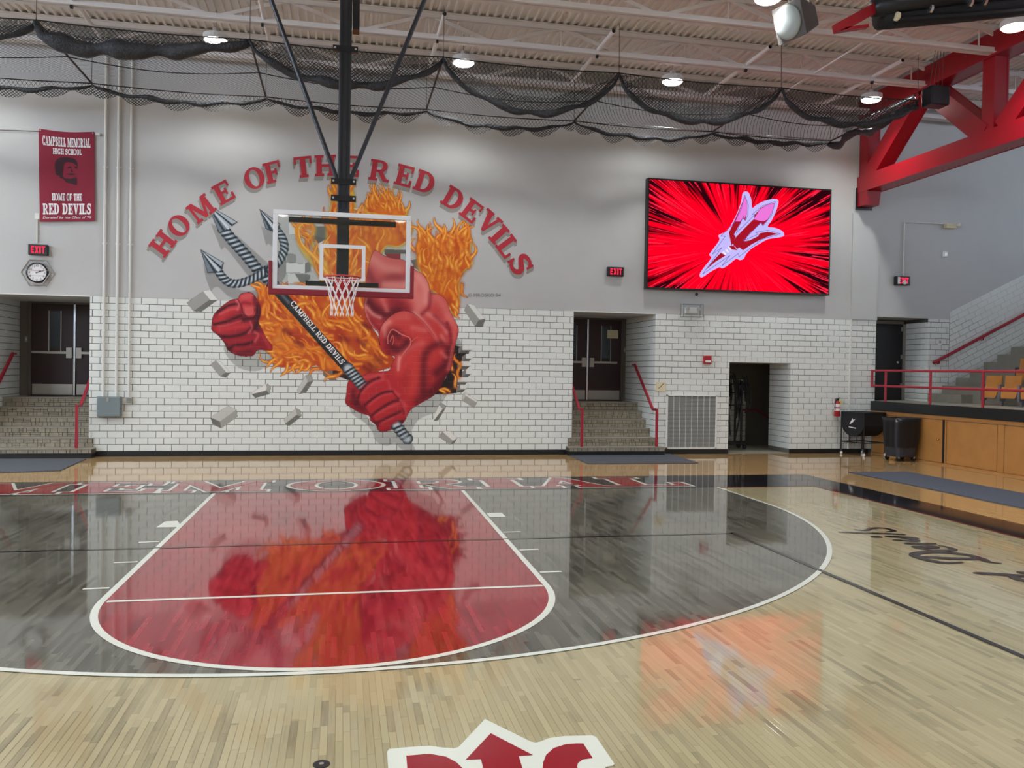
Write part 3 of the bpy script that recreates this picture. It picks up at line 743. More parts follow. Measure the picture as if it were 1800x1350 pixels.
# ================================================================== LED SCREEN
ys = YW-.52
sc0, sc1, sc2, sc3 = (W(1139, 315.5, ys), W(1463, 330, ys), W(1457, 517, ys), W(1135.5, 509.5, ys))
sx0, sx1 = (sc0[0]+sc3[0])/2, (sc1[0]+sc2[0])/2; sz0, sz1 = (sc2[2]+sc3[2])/2, (sc0[2]+sc1[2])/2
led = thing('led_screen', ((sx0+sx1)/2, YW, sz0), 'large wall screen glowing red with a pale trident logo', 'screen')
MB().box(sx0, sx1, ys, YW-.04, sz0, sz1).build('cabinet', M['screen_case'], led)
MB().box(sx0+.5, sx1-.5, YW-.05, YW+.0, sz0+.5, sz1-.5).build('wall_mount', M['black_metal'], led)
def ray_screen():
    m = bpy.data.materials.new('screen_rays'); m.use_nodes = True
    nt = m.node_tree; N = nt.nodes; L = nt.links; N.remove(N['Principled BSDF'])
    g = N.new('ShaderNodeNewGeometry'); sp = N.new('ShaderNodeSeparateXYZ'); L.new(g.outputs['Position'], sp.inputs[0])
    c = W(1292, 432, ys)
    def mt(op, a, b=0.0):
        n = N.new('ShaderNodeMath'); n.operation = op
        for i, v in enumerate((a, b)):
            if isinstance(v, (int, float)): n.inputs[i].default_value = v
            else: L.new(v, n.inputs[i])
        return n.outputs[0]
    x = mt('SUBTRACT', sp.outputs[0], c[0]*S); z = mt('SUBTRACT', sp.outputs[2], c[2]*S)
    ang = mt('ARCTAN2', z, x); r = mt('SQRT', mt('ADD', mt('MULTIPLY', mt('MULTIPLY', x, x), .45), mt('MULTIPLY', z, z)))
    ca, sa = mt('COSINE', ang), mt('SINE', ang)
    def nz(sc, k, det):
        cb = N.new('ShaderNodeCombineXYZ'); L.new(ca, cb.inputs[0]); L.new(sa, cb.inputs[1]); L.new(mt('MULTIPLY', r, k), cb.inputs[2])
        n = N.new('ShaderNodeTexNoise'); n.inputs['Scale'].default_value = sc; n.inputs['Detail'].default_value = det; L.new(cb.outputs[0], n.inputs['Vector']); return n.outputs['Fac']
    n1, n2 = nz(17, .03, 5), nz(60, .02, 2)
    # more dark wedges far from the centre, solid red inside
    dark = mt('SUBTRACT', mt('ADD', mt('MULTIPLY', r, .62), mt('MULTIPLY', mt('SUBTRACT', n1, .5), 2.8)), .48)
    cr1 = N.new('ShaderNodeValToRGB'); L.new(dark, cr1.inputs[0]); e = cr1.color_ramp.elements
    e[0].position = .15; e[0].color = lin((222, 0, 26))+(1,); e[1].position = .62; e[1].color = lin((34, 3, 9))+(1,)
    st = mt('GREATER_THAN', mt('ADD', n2, mt('MULTIPLY', r, .035)), .64)
    mx = N.new('ShaderNodeMix'); mx.data_type = 'RGBA'; L.new(mt('MULTIPLY', mt('MULTIPLY', st, .75), mt('MINIMUM', mt('MULTIPLY', r, .8), 1.0)), mx.inputs[0]); L.new(cr1.outputs[0], mx.inputs[6]); mx.inputs[7].default_value = lin((236, 30, 60))+(1,)
    em = N.new('ShaderNodeEmission'); L.new(mx.outputs[2], em.inputs[0]); em.inputs[1].default_value = 1.7
    L.new(em.outputs[0], N['Material Output'].inputs[0]); return m
MB().poly([(sx0+.12, ys-.01, sz0+.12), (sx1-.12, ys-.01, sz0+.12), (sx1-.12, ys-.01, sz1-.12), (sx0+.12, ys-.01, sz1-.12)]).build('display', ray_screen(), led)
def SZ(pts, k, smooth=0, closed=True):
    q = [(1120+x/5.0, 300+y/5.0) for x, y in pts]
    if smooth: q = cr(q, smooth, closed)
    return [W(x, y, ys-.012-.012*k) for x, y in q]
EM = lambda n, c, s=1.0: emission_mat(n, c, s)
logo_out = [(570,938),(549,915),(580,860),(650,770),(634,742),(650,712),(722,612),(714,572),(742,553),(790,530),(840,450),(880,370),(915,270),(925,203),(950,182),(982,197),(1005,260),(1012,328),(1050,300),(1120,266),(1200,248),(1238,258),(1240,292),(1215,370),(1180,440),(1147,492),(1200,500),(1262,522),(1291,552),(1284,576),(1230,590),(1150,602),(1080,640),(1010,682),(960,730),(935,775),(900,786),(868,775),(800,830),(750,859),(720,850),(640,892)]
lg = MB().poly(SZ(logo_out, 1, 3)).build('trident_logo', EM('logo_lavender', (196, 186, 250), 1.03), led)
M['logo_red'] = EM('logo_red', (170, 20, 40), 1.0); M['logo_pink'] = EM('logo_pink', (238, 120, 220), 1.0); M['logo_blue'] = EM('logo_blue', (92, 84, 170), 1.0); M['logo_white'] = EM('logo_white', (240, 232, 250), 1.0)
for pts in ([(950,225),(968,290),(966,370),(950,440),(928,420),(875,520),(852,560),(866,585),(830,662),(806,545),(850,450),(895,350),(927,270)],
            [(1208,282),(1188,360),(1150,430),(1105,480),(1085,462),(985,555),(930,640),(880,690),(838,640),(868,585),(930,520),(1030,420),(1030,390),(1090,325),(1150,296)],
            [(1245,556),(1170,572),(1080,608),(1000,652),(930,700),(890,668),(840,660),(900,628),(990,612),(1062,576),(1078,550),(1150,537)],
            [(735,722),(778,745),(690,800),(608,868),(660,800)], [(806,662),(850,660),(880,700),(820,690)]):
    MB().poly(SZ(pts, 2)).build('logo_fork', M['logo_red'], lg)
for pts in ([(950,232),(966,290),(964,370),(946,418),(928,415),(905,446),(862,446),(900,355),(930,275)], [(1206,286),(1186,358),(1146,430),(1105,446),(1025,428),(1075,345),(1110,320),(1150,300)]):
    MB().poly(SZ(pts, 3)).build('logo_tip', M['logo_pink'], lg)
for k in range(3):
    dx, dy = 24*k, -21*k
    MB().poly(SZ([(748+dx, 716+dy), (760+dx, 706+dy), (784+dx, 734+dy), (772+dx, 744+dy)], 3)).build('logo_stripe', M['logo_white'], lg)
lb_ = [(575,910),(745,675),(660,735),(775,575),(735,575),(860,450),(915,340),(945,215),(978,300),(972,390),(952,440),(935,398),(870,550),(1037,385),(1010,385),(1100,310),(1215,270),(1183,390),(1105,486),(1090,455),(928,618),(1068,556),(1040,543),(1150,523),(1262,555),(1100,602),(895,757),(890,728),(745,836),(815,745)]
q = [(1120+x/5.0, 300+y/5.0) for x, y in lb_]
lw = MB()
for i in range(len(q)):
    a, b = Vector(q[i]), Vector(q[(i+1) % len(q)]); d = (b-a).normalized(); n = Vector((-d.y, d.x))*.38
    lw.poly([W(v.x, v.y, ys-.06) for v in (a+n, b+n, b-n, a-n)])
lw.build('logo_outline', M['logo_blue'], lg)
MB().lathe(W(1224, 517.5, ys+.2), [(.12, 0), (.12, .1)], 10, (0, -1, 0)).build('sensor', M['black_metal'], led)

# ================================================================== HANGING BATTING-CAGE NET
SPX = (-25.9, -15.4, -5.0, 5.35, 15.6, 25.9, 35.3); YNR, YFR, ZN = 4.6, 14.2, 23.5
cage = thing('hoisted_net', (5.35, 9.4, ZN), 'black batting cage net hoisted in scallops under the roof', 'net')
rn = random.Random(5)
def sheet(name, rows, m, parent=None):
    """grid of points -> surface with UVs in feet"""
    me = bpy.data.meshes.new(name); nr, nc = len(rows), len(rows[0]); o = ORG[cage.name]
    me.from_pydata([((p[0]-o[0])*S, (p[1]-o[1])*S, (p[2]-o[2])*S) for r in rows for p in r], [], [(i*nc+j, i*nc+j+1, (i+1)*nc+j+1, (i+1)*nc+j) for i in range(nr-1) for j in range(nc-1)])
    uv = me.uv_layers.new(name='UVMap'); flat = [p for r in rows for p in r]
    for lp in me.loops:
        p = flat[lp.vertex_index]; uv.data[lp.index].uv = (p[0]+.35*p[1], p[2]+.8*p[1])
    me.materials.append(m); ob = bpy.data.objects.new(name, me); col.objects.link(ob); ob.parent = cage; return ob
SAGN = ((1.6, .24), (1.1, .42), (1.9, .24), (2.6, .19), (2.35, .19), (1.8, .2)); SAGF = ((.6, .14), (.65, .15), (.5, .13), (.75, .14), (.7, .15), (.35, .16))
def bundle(xa, xb, y, sag, rad, skew, n=40, flat=.62):
    pts, rr, top = [], [], []
    ph = rn.random()*6
    for k in range(n+1):
        t = k/n; s_ = math.sin(math.pi*(t**skew))**flat if 0 < t < 1 else 0
        z = ZN-.1-sag*s_+.07*math.sin(9*t*math.pi+ph)*s_
        pts.append((xa+(xb-xa)*t, y+.12*math.sin(5*t*math.pi+ph), z))
        rr.append(rad*(.38+.62*s_)*(1+.22*math.sin(23*t+ph)+.12*math.sin(47*t+2*ph)))
        top.append((xa+(xb-xa)*t, y, ZN+.12*math.sin(math.pi*t)*-1))
    return pts, rr, top
for i in range(6):
    xa, xb = SPX[i], SPX[i+1]
    for y, (sag, rad), nm in ((YNR, SAGN[i], 'near'), (YFR, SAGF[i], 'far')):
        pts, rr, top = bundle(xa, xb, y, sag, rad, (1.0, .55, .95, 1.0, .9, .85)[i] if nm == 'near' else 1.0)
        MB().tube(pts, rad, 9, rs=rr).build('net_bundle', M['net_bundle'], cage, smooth=True)
        MB().tube(top, .035, 6).build('edge_rope', M['black'], cage)
        sheet('net_panel', [top, [((a[0]), (a[1]+b[1])/2+.05, (a[2]+b[2])/2) for a, b in zip(top, pts)], pts], M['net'])
        if nm == 'near': sheet('net_fold', [[(p[0], p[1]-.05, p[2]+min(.9, (q_[2]-p[2])*.55)) for p, q_ in zip(pts, top)], [(p[0], p[1]-.2, p[2]) for p in pts]], M['net_dense'])
        else: sheet('net_fold', [[(p[0], p[1]+.05, p[2]) for p in pts], [(p[0], p[1]-.02, p[2]-.55*abs(math.sin(k*.35+i))-.06) for k, p in enumerate(pts)]], M['net_dense'])
    # roof panel of the cage, sagging between the spreaders
    rows = []
    for j in range(9):
        v = j/8; rows.append([(xa+(xb-xa)*k/16, YNR+(YFR-YNR)*v, ZN-.5*math.sin(math.pi*v)*math.sin(math.pi*k/16)-.05) for k in range(17)])
    sheet('net_roof', rows, M['net'])
    MB().tube([(xa+(xb-xa)*k/16  , 9.4, ZN-.1-.42*math.sin(math.pi*k/16)) for k in range(17)], .03, 6).build('middle_rope', M['black'], cage)
for x in SPX:
    MB().tube([(x, YNR, ZN), (x, YFR, ZN)], .06, 8).build('spreader_bar', M['rope'], cage)
    for y in (YNR, YFR): MB().tube([(x, y, ZN), (x, y+.1, 26.4)], .018, 5).build('hoist_cord', M['rope'], cage)
    sp = MB().tube([(x+.25, 16.6, 26.72), (x+.25, F(792, 25, 26.72)[1], 26.72)], .13, 12, caps=False).build('support_pipe', M['joist'], cage)
    MB().tube([(x+.25, F(792, 25, 26.72)[1]+.5, 26.72), (x+.25, F(792, 25, 26.72)[1]+.02, 26.72)], .11, 12).build('pipe_bore', M['black'], sp)
    MB().lathe((x+.1, 9.6, 26.3), [(.12, 0), (.12, .14)], 12, (1, 0, 0)).build('pulley', M['black_metal'], cage)
# right-hand end of the cage: bundled end panel, silver spreader and winch
pts = [(35.3+.2*math.sin(k*.9), YFR+.2-9.8*k/20, ZN-.2-.22*math.sin(k*.7)-.3*math.sin(math.pi*k/20)) for k in range(21)]
MB().tube(pts, .3, 9, rs=[.12+.2*abs(math.sin(k*.8+.3)) for k in range(21)]).build('net_bundle', M['net_bundle'], cage, smooth=True)
MB().tube([(35.4, 12.6, ZN+.35), (35.6, 5.4, ZN+.5)], .15, 12).build('end_pipe', M['chrome'], cage, smooth=True)
MB().tube([(15.6, YFR+.1, ZN+.06), (35.3, YFR+.1, ZN+.06)], .05, 8).build('far_pipe', M['chrome'], cage, smooth=True)
MB().box(35.5, 36.8, 3.6, 4.6, ZN-.5, ZN+.7).build('hoist_winch', M['black_metal'], cage, bevel=.1)
for k in range(4): MB().tube([(35.7+.3*k, 4.1, ZN+.7), (35.9+.2*k, 3.9, 26.4)], .02, 5).build('hoist_cord', M['rope'], cage)

# ================================================================== LOUDSPEAKER, FOLDED SIDE BACKSTOP
c0 = Vector(F(1404, 36, 24.9))
sp = thing('hanging_loudspeaker', tuple(c0), 'grey wedge loudspeaker hanging by wires from the roof', 'loudspeaker')
ax = Vector((-.9, -.25, -.30)).normalized(); a1 = Vector((.25, -.9, 0)).normalized(); a1 = (a1-ax*a1.dot(ax)).normalized(); a2 = ax.cross(a1).normalized()
bx = [c0+ax*.75+a1*i*1.0+a2*j*.95 for (i, j) in ((-1,-1),(1,-1),(1,1),(-1,1))]+[c0-ax*.8+a1*i*.55+a2*j*.5 for (i, j) in ((-1,-1),(1,-1),(1,1),(-1,1))]
MB().add(bx, [(0,1,2,3),(7,6,5,4),(0,4,5,1),(1,5,6,2),(2,6,7,3),(3,7,4,0)]).build('cabinet', M['speaker_dark'], sp, bevel=.05)
MB().lathe(c0+ax*.76, [(.88, 0), (.86, .12), (.7, .24), (.4, .32), (.05, .35)], 24, ax).build('grille', M['speaker'], sp, smooth=True)
for s in (-1, 1): MB().tube([c0+a1*s*.7+Vector((0, 0, .6)), c0+Vector((s*.5, .3, 2.6))], .025, 5).build('wire', M['white_plastic'], sp)
MB().tube([c0+Vector((-.9, .4, -.3)), c0+Vector((-1.3, -.2, -.2)), c0+Vector((-.7, -.2, .5)), c0+Vector((.3, 0, 2.4))], .02, 5).build('cable', M['white_plastic'], sp)
yq = -8.0; Q = lambda x, y, dy=0: W(x, y, yq+dy)
fb = thing('folded_side_backstop', Q(1560, 30), 'folded black backstop assembly with red steel arms under the roof', 'backstop')
MB().prism([Q(1470, 41), Q(1473, 55), Q(1490, 50), Q(1560, 12), Q(1590, -8), Q(1560, -8)], (0, .35, 0)).build('red_arm', M['red_steel'], fb)
MB().prism([Q(1474, 55), Q(1528, 47), Q(1527, 42), Q(1490, 47)], (0, .3, 0)).build('red_arm', M['red_steel'], fb)
MB().tube([Q(1545, 32, .5), Q(1680, 20, .5), Q(1880, 0, .5)], .52, 14).build('padded_roll', M['black'], fb, smooth=True)
MB().tube([Q(1536, 14, .1), Q(1680, -4, .1), Q(1880, -24, .1)], .42, 12).build('padded_roll', M['black_metal'], fb, smooth=True)
MB().tube([Q(1575, 36, .0), Q(1700, 28, .0), Q(1880, 12, .0)], .2, 10).build('frame_tube', M['black_metal'], fb)
for px, py in ((1577, 29), (1635, 16), (1705, 5), (1730, 3)): MB().lathe(Q(px, py, -.1), [(.2, -.06), (.2, .06)], 10, (1, 0, -.1)).build('strap', M['chrome'] if px > 1600 else M['cream'], fb)

# ================================================================== PLATFORM AND BLEACHERS
PX = 41.2; YE = -60.0
pf = thing('bleacher_platform', (PX, 0, 0), 'raised bleacher platform with oak panelled front and black fascia', 'platform')
MB().box(PX+.15, 46.2, YE, YW-.02, 0, PZ-.02).build('body', M['concrete'], pf)
MB().box(PX-.06, PX+.6, YE, YW-.15, 3.42, PZ).build('fascia', M['base'], pf)
MB().box(PX+.6, 46.2, YE, YW-.15, PZ-.02, PZ).build('deck', M['concrete'], pf)
MB().box(PX+.02, PX+.15, YE, YW-.15, 3.16, 3.42).box(PX+.02, PX+.15, YE, YW-.15, 0, .12).build('rail_trim', M['oak'], pf)
doors = [(14.2, 17.0), (12.0, 14.1), (9.15, 11.9), (4.15, 8.75), (-.7, 3.6), (-5.3, -.8), (-10, -5.4), (-14.7, -10.1)]
for i, (a, b) in enumerate(doors):
    d = MB().box(PX+.03, PX+.14, a+.03, b-.03, .14, 3.12).build('storage_door', M['oak'], pf, bevel=.02)
    if i in (2, 5): MB().lathe((PX+.03, a+.3, 1.75), [(.04, 0), (.04, .08), (.08, .1), (.09, .16), (.05, .2)], 12, (-1, 0, 0)).build('knob', M['brass'], d)
MB().box(PX+.02, PX+.16, 3.6, 4.12, .1, 3.2).build('door_stile', M['oak'], pf); MB().box(PX+.02, PX+.16, 8.78, 8.9, .1, 3.2).build('door_stile', M['oak'], pf)
MB().box(PX+.05, PX+.2, 8.9, 9.15, .1, 3.16).box(PX+.06, PX+.2, 4.15, 11.9, .02, .14).build('shadow_gap', M['black'], pf)
MB().box(PX+.08, PX+.16, YE, -14.7, .1, 3.16).build('plain_front', M['oak'], pf)
gr = thing('guard_rail', (PX+.1, 5.6, PZ), 'red two bar guard rail along the platform edge', 'railing')
xr = PX+.06
for z in (6.55, 5.36): MB().tube([(xr, YE, z), (xr, 17.2, z)], .085, 10).build('top_bar' if z > 6 else 'middle_bar', M['rail'], gr)
MB().tube([(xr, 17.2, 5.27), (xr, 17.2, 6.63)], .09, 10).build('end_upright', M['rail'], gr)
for i in range(8): MB().tube([(xr, 15.5-5.0*i, PZ), (xr, 15.5-5.0*i, 6.55)], .09, 10).build('post', M['rail'], gr)
TR, TZ = 2.56, 1.3
bl = thing('bleacher_tiers', (46.2, 0, PZ), 'stepped concrete bleacher tiers rising to the right', 'bleachers')
for k in range(1, 14):
    MB().box(46.2+TR*(k-1)+ (1.2 if k == 1 else 1.2), 46.2+TR*14, YE, 13.6, PZ if k == 1 else PZ+TZ*(k-1), PZ+TZ*k).build('tier', M['concrete'], bl)
for k in range(1, 26):
    x = 46.4+TR/2*(k-1)
    MB().box(x, 46.2+TR*14, 13.6, YW-.02, PZ+TZ/2*(k-1), PZ+TZ/2*k).build('aisle_step', M['concrete'], bl)
MB().box(46.2, 47.4, YE, 13.6, 0, PZ).build('base_slab', M['concrete'], bl)
def seat(loc, label):
    x, y, z = loc
    t = thing('stadium_chair', loc, label, 'chair', 'folding wooden bleacher chairs')
    # shaped plywood back and the flipped-up seat pan, both curved
    def shell(z0, z1, xo, bow, round_, name):
        rows = []
        n = 8
        for j in range(n+1):
            v = j/n; zz = z0+(z1-z0)*v; rows.append([(x+xo(v)+bow*(1-(2*u/8-1)**2), y+(-.74+1.48*u/8)*(1-(round_*(1-v)**3)), zz) for u in range(9)])
        m = MB(); nc = 9
        vs1 = [p for r in rows for p in r]; N_ = len(vs1)
        m.add(vs1+[(p[0]+.06, p[1], p[2]) for p in vs1], [(i*nc+j, i*nc+j+1, (i+1)*nc+j+1, (i+1)*nc+j) for i in range(n) for j in range(nc-1)]+[(N_+i*nc+j, N_+(i+1)*nc+j, N_+(i+1)*nc+j+1, N_+i*nc+j+1) for i in range(n) for j in range(nc-1)]
              + [(j, N_+j, N_+j+1, j+1) for j in range(nc-1)]+[(n*nc+j, n*nc+j+1, N_+n*nc+j+1, N_+n*nc+j) for j in range(nc-1)]
              + [(i*nc, (i+1)*nc, N_+(i+1)*nc, N_+i*nc) for i in range(n)]+[(i*nc+8, N_+i*nc+8, N_+(i+1)*nc+8, (i+1)*nc+8) for i in range(n)])
        m.build(name, M['seat_wood'], t, smooth=False)
    shell(z+1.15, z+2.15, lambda v: .55+.12*v, .1, .0, 'backrest')
    shell(z+.55, z+1.35, lambda v: .2+.16*v, .06, .18, 'seat_pan')
    for s in (-1, 1): MB().box(x+.25, x+.75, y+s*.84-.05, y+s*.84+.05, z+.35, z+1.5).box(x+.45, x+.62, y+s*.84-.05, y+s*.84+.05, z, z+.4).build('stanchion', M['seat_metal'], t)
    MB().box(x+.35, x+.5, y-.8, y+.8, z+.5, z+.62).build('cross_bar', M['seat_metal'], t)
    return t
rowlab = ('first', 'second', 'third')
s0_ = None
for r in range(3):
    for i in range(5 if r == 0 else 4):
        loc = (45.6+TR*r+(.0 if r == 0 else .3), 10.2-1.78*i, PZ+TZ*r)
        lb = (f'folding wooden stadium chair nearest the wall in the {rowlab[r]} bleacher row' if i == 0 else f'folding wooden stadium chair, {("", "second", "third", "fourth", "fifth")[i]} from the wall in the {rowlab[r]} bleacher row')
        if s0_ is None: s0_ = seat(loc, lb)
        else: copy_tree(s0_, loc, lb)
hr = thing('bleacher_handrail', W(1640, 638, YW-.3), 'red wall handrail sloping up beside the raked tile', 'handrail')
pa, pb = Vector(W(1641, 638, YW-.3)), Vector(W(1800, 553, YW-.3)); pb2 = pa+(pb-pa)*3.0
MB().tube([pa, pb2], .13, 10).build('rail', M['rail'], hr)
for k in (.07, .55, 1.1, 1.7):
    q = pa+(pb-pa)*k; MB().tube([q+Vector((0, .02, -.05)), q+Vector((0, .08, -.3)), q+Vector((0, .29, -.32))], .06, 8).build('bracket', M['rail'], hr)

# ================================================================== THINGS ON THE FLOOR
def floor_mat(name, pts, m, label):
    o = MB().prism([(p[0], p[1], .045) for p in pts], (0, 0, -.035)).build(name, m); tag(o, label, 'mat'); return o
q = [F(0, 806.5), F(152, 808.5), F(100, 827), F(60, 828)]
floor_mat('floor_mat', [(-24.5, 15.9), (-15.9, 15.6), (-15.55, 9.4), (-17.6, 8.9), (-24.5, 9.0)], M['mat_grey'], 'dark grey rubber mat in front of the left steps')
floor_mat('floor_mat', [F(995, 798.5)[:2], F(1034, 816)[:2], F(1228, 814.5)[:2], F(1178, 798.5)[:2]], M['mat_grey'], 'dark grey rubber mat in front of the steps below the screen')
floor_mat('floor_runner', [(31.5, 5.4), (35.6, 5.3), (35.5, -45), (31.4, -45)], M['mat_blue'], 'long blue grey runner beside the court near the platform')
pl_ = F(565, 1344)
fp = MB().lathe((pl_[0], pl_[1], .002), [(.13, 0), (.13, .012), (.1, .014)], 24).build('floor_socket_cover', M['black_metal'])
tag(fp, 'small round dark cover plate set in the foreground floor', 'cover plate')
MB().lathe((pl_[0], pl_[1], .015), [(.04, 0), (.04, .006)], 12).build('screw', M['steel'], fp)

# ball cart
A, B = Vector((38.35, 16.75, 0)), Vector((38.95, 14.75, 0)); U = Vector((2.05, .32, 0)); C, D = B+U, A+U
bc = thing('ball_cart', ((A+C)/2)[:], 'black fabric ball cart on casters beside the fire extinguisher', 'cart')
ZR = 3.3
for P_ in (A, B, C, D):
    MB().tube([P_+Vector((0, 0, .3)), P_+Vector((0, 0, ZR))], .05, 8).build('post', M['black_metal'], bc)
    w = MB().lathe(P_+Vector((0, -.05, .11)), [(.11, -.04), (.11, .04)], 14, (1, .2, 0)).build('caster', M['white_plastic'], bc)
    MB().box(P_.x-.06, P_.x+.06, P_.y-.08, P_.y+.08, .2, .32).build('fork', M['chrome'], w)
fr = MB()
for (p, q_) in ((A, B), (B, C), (C, D), (D, A)):
    for z in (1.0, ZR): fr.tube([p+Vector((0, 0, z)), q_+Vector((0, 0, z))], .045, 8)
for f_ in (.35, .7): fr.tube([A+(B-A)*f_+Vector((0, 0, 1.0)), A+(B-A)*f_+Vector((0, 0, 1.6))], .035, 6)
fr.build('frame', M['black_metal'], bc)
def sling(p, q_, name):
    out = [p+Vector((0, 0, ZR))]
    for k in range(13):
        t = k/12; out.append(p+(q_-p)*t+Vector((0, 0, ZR-1.0-.85*math.sin(math.pi*t)**.6)))
    out.append(q_+Vector((0, 0, ZR)))
    return out
e1 = sling(A, B, 'a'); e2 = sling(D, C, 'b'); n = len(e1)
sg = MB().add(e1+e2, [(i, i+1, n+i+1, n+i) for i in range(n-1)]+[tuple(range(n)), tuple(range(2*n-1, n-1, -1))]+[(0, n, 2*n-1, n-1)])
sgo = sg.build('sling', M['black'], bc)
lg2 = MB(); E_ = lambda u, z: tuple(A+(B-A)*u+Vector((-.03, -.01, z)))
for pts in ([(.36, 2.35), (.52, 2.55), (.62, 2.8), (.56, 2.78), (.53, 2.7), (.5, 2.86), (.46, 2.7)],): lg2.poly([E_(*p) for p in pts])
lg2.poly([E_(*p) for p in [(.34, 2.14), (.34, 2.2), (.66, 2.14), (.66, 2.06)]])
lg2.build('printed_trident', M['print_white'], sgo)
# wheeled bin
wb_ = thing('wheeled_bin', (40.05, 12.0, 0), 'dark grey wheeled bin with a black liner beside the oak doors', 'bin')
bx_, by_ = 40.05, 12.0
def ringpts(hx, hy, z, n=28, fold=0.0, ph=0):
    out = []
    for k in range(n):
        a = 2*math.pi*k/n; c, s_ = math.cos(a), math.sin(a); e = 4.0
        r = (abs(c)**e+abs(s_)**e)**(-1/e)*(1+fold*math.sin(7*a+ph)); out.append((bx_+hx*c*r, by_+hy*s_*r, z))
    return out
lv = [ringpts(.82, .82, .32), ringpts(.86, .86, .6), ringpts(.98, .98, 2.6), ringpts(1.02, 1.02, 2.9)]; nn = 28
MB().add([p for r in lv for p in r], [(i*nn+k, i*nn+(k+1) % nn, (i+1)*nn+(k+1) % nn, (i+1)*nn+k) for i in range(3) for k in range(nn)]+[tuple(range(nn-1, -1, -1))]).build('tub', M['bin'], wb_)
lv = [ringpts(.95, .95, 1.0, fold=.05, ph=1), ringpts(1.03, 1.03, 1.9, fold=.04, ph=.5), ringpts(1.09, 1.09, 2.8, fold=.03), ringpts(1.12, 1.12, 3.12, fold=.02), ringpts(1.0, 1.0, 3.1), ringpts(.9, .9, 2.6)]
MB().add([p for r in lv for p in r], [(i*nn+k, i*nn+(k+1) % nn, (i+1)*nn+(k+1) % nn, (i+1)*nn+k) for i in range(5) for k in range(nn)]+[tuple(range(5*nn, 6*nn))]).build('liner', M['black_metal'], wb_, smooth=True)
for (i, j) in ((-1,-1),(1,-1),(1,1),(-1,1)):
    w = MB().lathe((bx_+i*.62, by_+j*.62, .16), [(.16, -.07), (.16, .07)], 14, (0, 1, 0)).build('caster', M['black_metal'], wb_)
    MB().box(bx_+i*.62-.06, bx_+i*.62+.06, by_+j*.62-.1, by_+j*.62+.1, .2, .34).build('fork', M['chrome'], w)
MB().box(bx_-1.02, bx_-.72, by_-.9, by_-.2, 2.86, 2.98).build('handle', M['white_plastic'], wb_)

# exercise rack with hanging straps inside the storage opening
er = thing('equipment_rack', (30.5, 20.6, 0.02), 'tall black equipment rack with hanging straps in the storage opening', 'rack')
x0, y0 = 30.0, 20.4
for (x, y) in ((29.9, 20.2), (31.85, 20.6), (29.9, 21.3), (31.85, 21.7)): MB().bar((x, y, .55), (x, y, 5.4), .13, .13, (0, 1, 0)).build('post', M['black_metal'], er)
MB().bar((29.5, 20.3, .5), (32.4, 20.7, .5), .3, .12).bar((29.5, 21.3, .5), (32.4, 21.7, .5), .3, .12).build('base', M['black_metal'], er)
for (x, y) in ((29.7, 20.3), (32.2, 20.7), (32.2, 21.7), (29.7, 21.4)): MB().lathe((x, y, .2), [(.18, -.06), (.18, .06)], 12, (0, 1, 0)).build('caster', M['black'], er)
for z in (3.6, 4.6, 5.3): MB().bar((29.6, 20.2, z), (32.0, 20.6, z), .1, .1).build('cross_bar', M['black_metal'], er)
re_ = random.Random(9)
for i in range(13):
    xx = 29.6+.19*i; zt2 = 6.1+re_.random()*.5-abs(i-3)*.07; y = 20.05+re_.random()*.4
    ln = 1.2+re_.random()*2.2
    MB().tube([(xx, y, zt2), (xx+.12, y-.1, zt2-.4*ln), (xx+.05+re_.random()*.3, y-.05, zt2-ln), (xx+.3, y, zt2-.6*ln), (xx+.22, y+.1, zt2-.1)], .045+.03*re_.random(), 6).build('strap', M['black'], er)
MB().tube([(32.1, 20.3, 6.0), (32.3, 20.2, 5.0), (32.5, 20.2, 3.9), (32.2, 20.3, 3.3), (32.0, 20.3, 3.0)], .06, 8).build('strap', M['black'], er)
MB().box(29.3, 30.3, 20.0, 20.9, .7, 2.7).build('padded_box', M['black'], er, bevel=.1)
MB().tube([(29.6, 20.1, 4.0), (30.4, 20.0, 3.3), (30.6, 20.0, 1.2)], .08, 8).build('bent_arm', M['black_metal'], er)
MB().tube([(31.0, 20.0, .8), (31.6, 20.1, 3.4), (31.7, 20.2, 5.2)], .07, 8).build('bent_arm', M['black_metal'], er)

# ================================================================== THINGS ON THE WALL
def wbox(x0, y0, x1, y1, dep, Y=YW):
    p, q_ = W(x0, y0, Y-dep), W(x1, y1, Y-dep); return p[0], q_[0], Y-dep, Y-.0, q_[2], p[2]
# louvred return air grille
gx0, gx1, gz0, gz1 = 24.03, 28.1, .40, 4.48
vg = thing('vent_grille', ((gx0+gx1)/2, YW, gz0), 'large grey return air grille in a white frame', 'vent')
f_ = MB()
for (a, b, c, d) in ((gx0, gx1, gz1-.1, gz1), (gx0, gx1, gz0, gz0+.1), (gx0, gx0+.1, gz0, gz1), (gx1-.1, gx1, gz0, gz1)): f_.box(a, b, YW-.12, YW-.0, c, d)
f_.build('frame', M['white_plastic'], vg)
nw = 8; pw = (gx1-gx0-.2)/nw
for i in range(nw):
    a = gx0+.1+pw*i
    g_ = MB().box(a, a+pw, YW-.04, YW-.01, gz0+.1, gz1-.1).build('grille_panel', M['grille_dark'], vg)
    lv_ = MB()
    for k in range(38): lv_.box(a+.03, a+pw-.03, YW-.07, YW-.03, gz0+.13+k*.1, gz0+.13+k*.1+.05)
    tag(lv_.build('louvre_field', M['grille'], g_), kind='stuff')
    if i: MB().box(a-.012, a+.012, YW-.085, YW-.03, gz0+.1, gz1-.1).build('mullion', M['white_plastic'], vg)
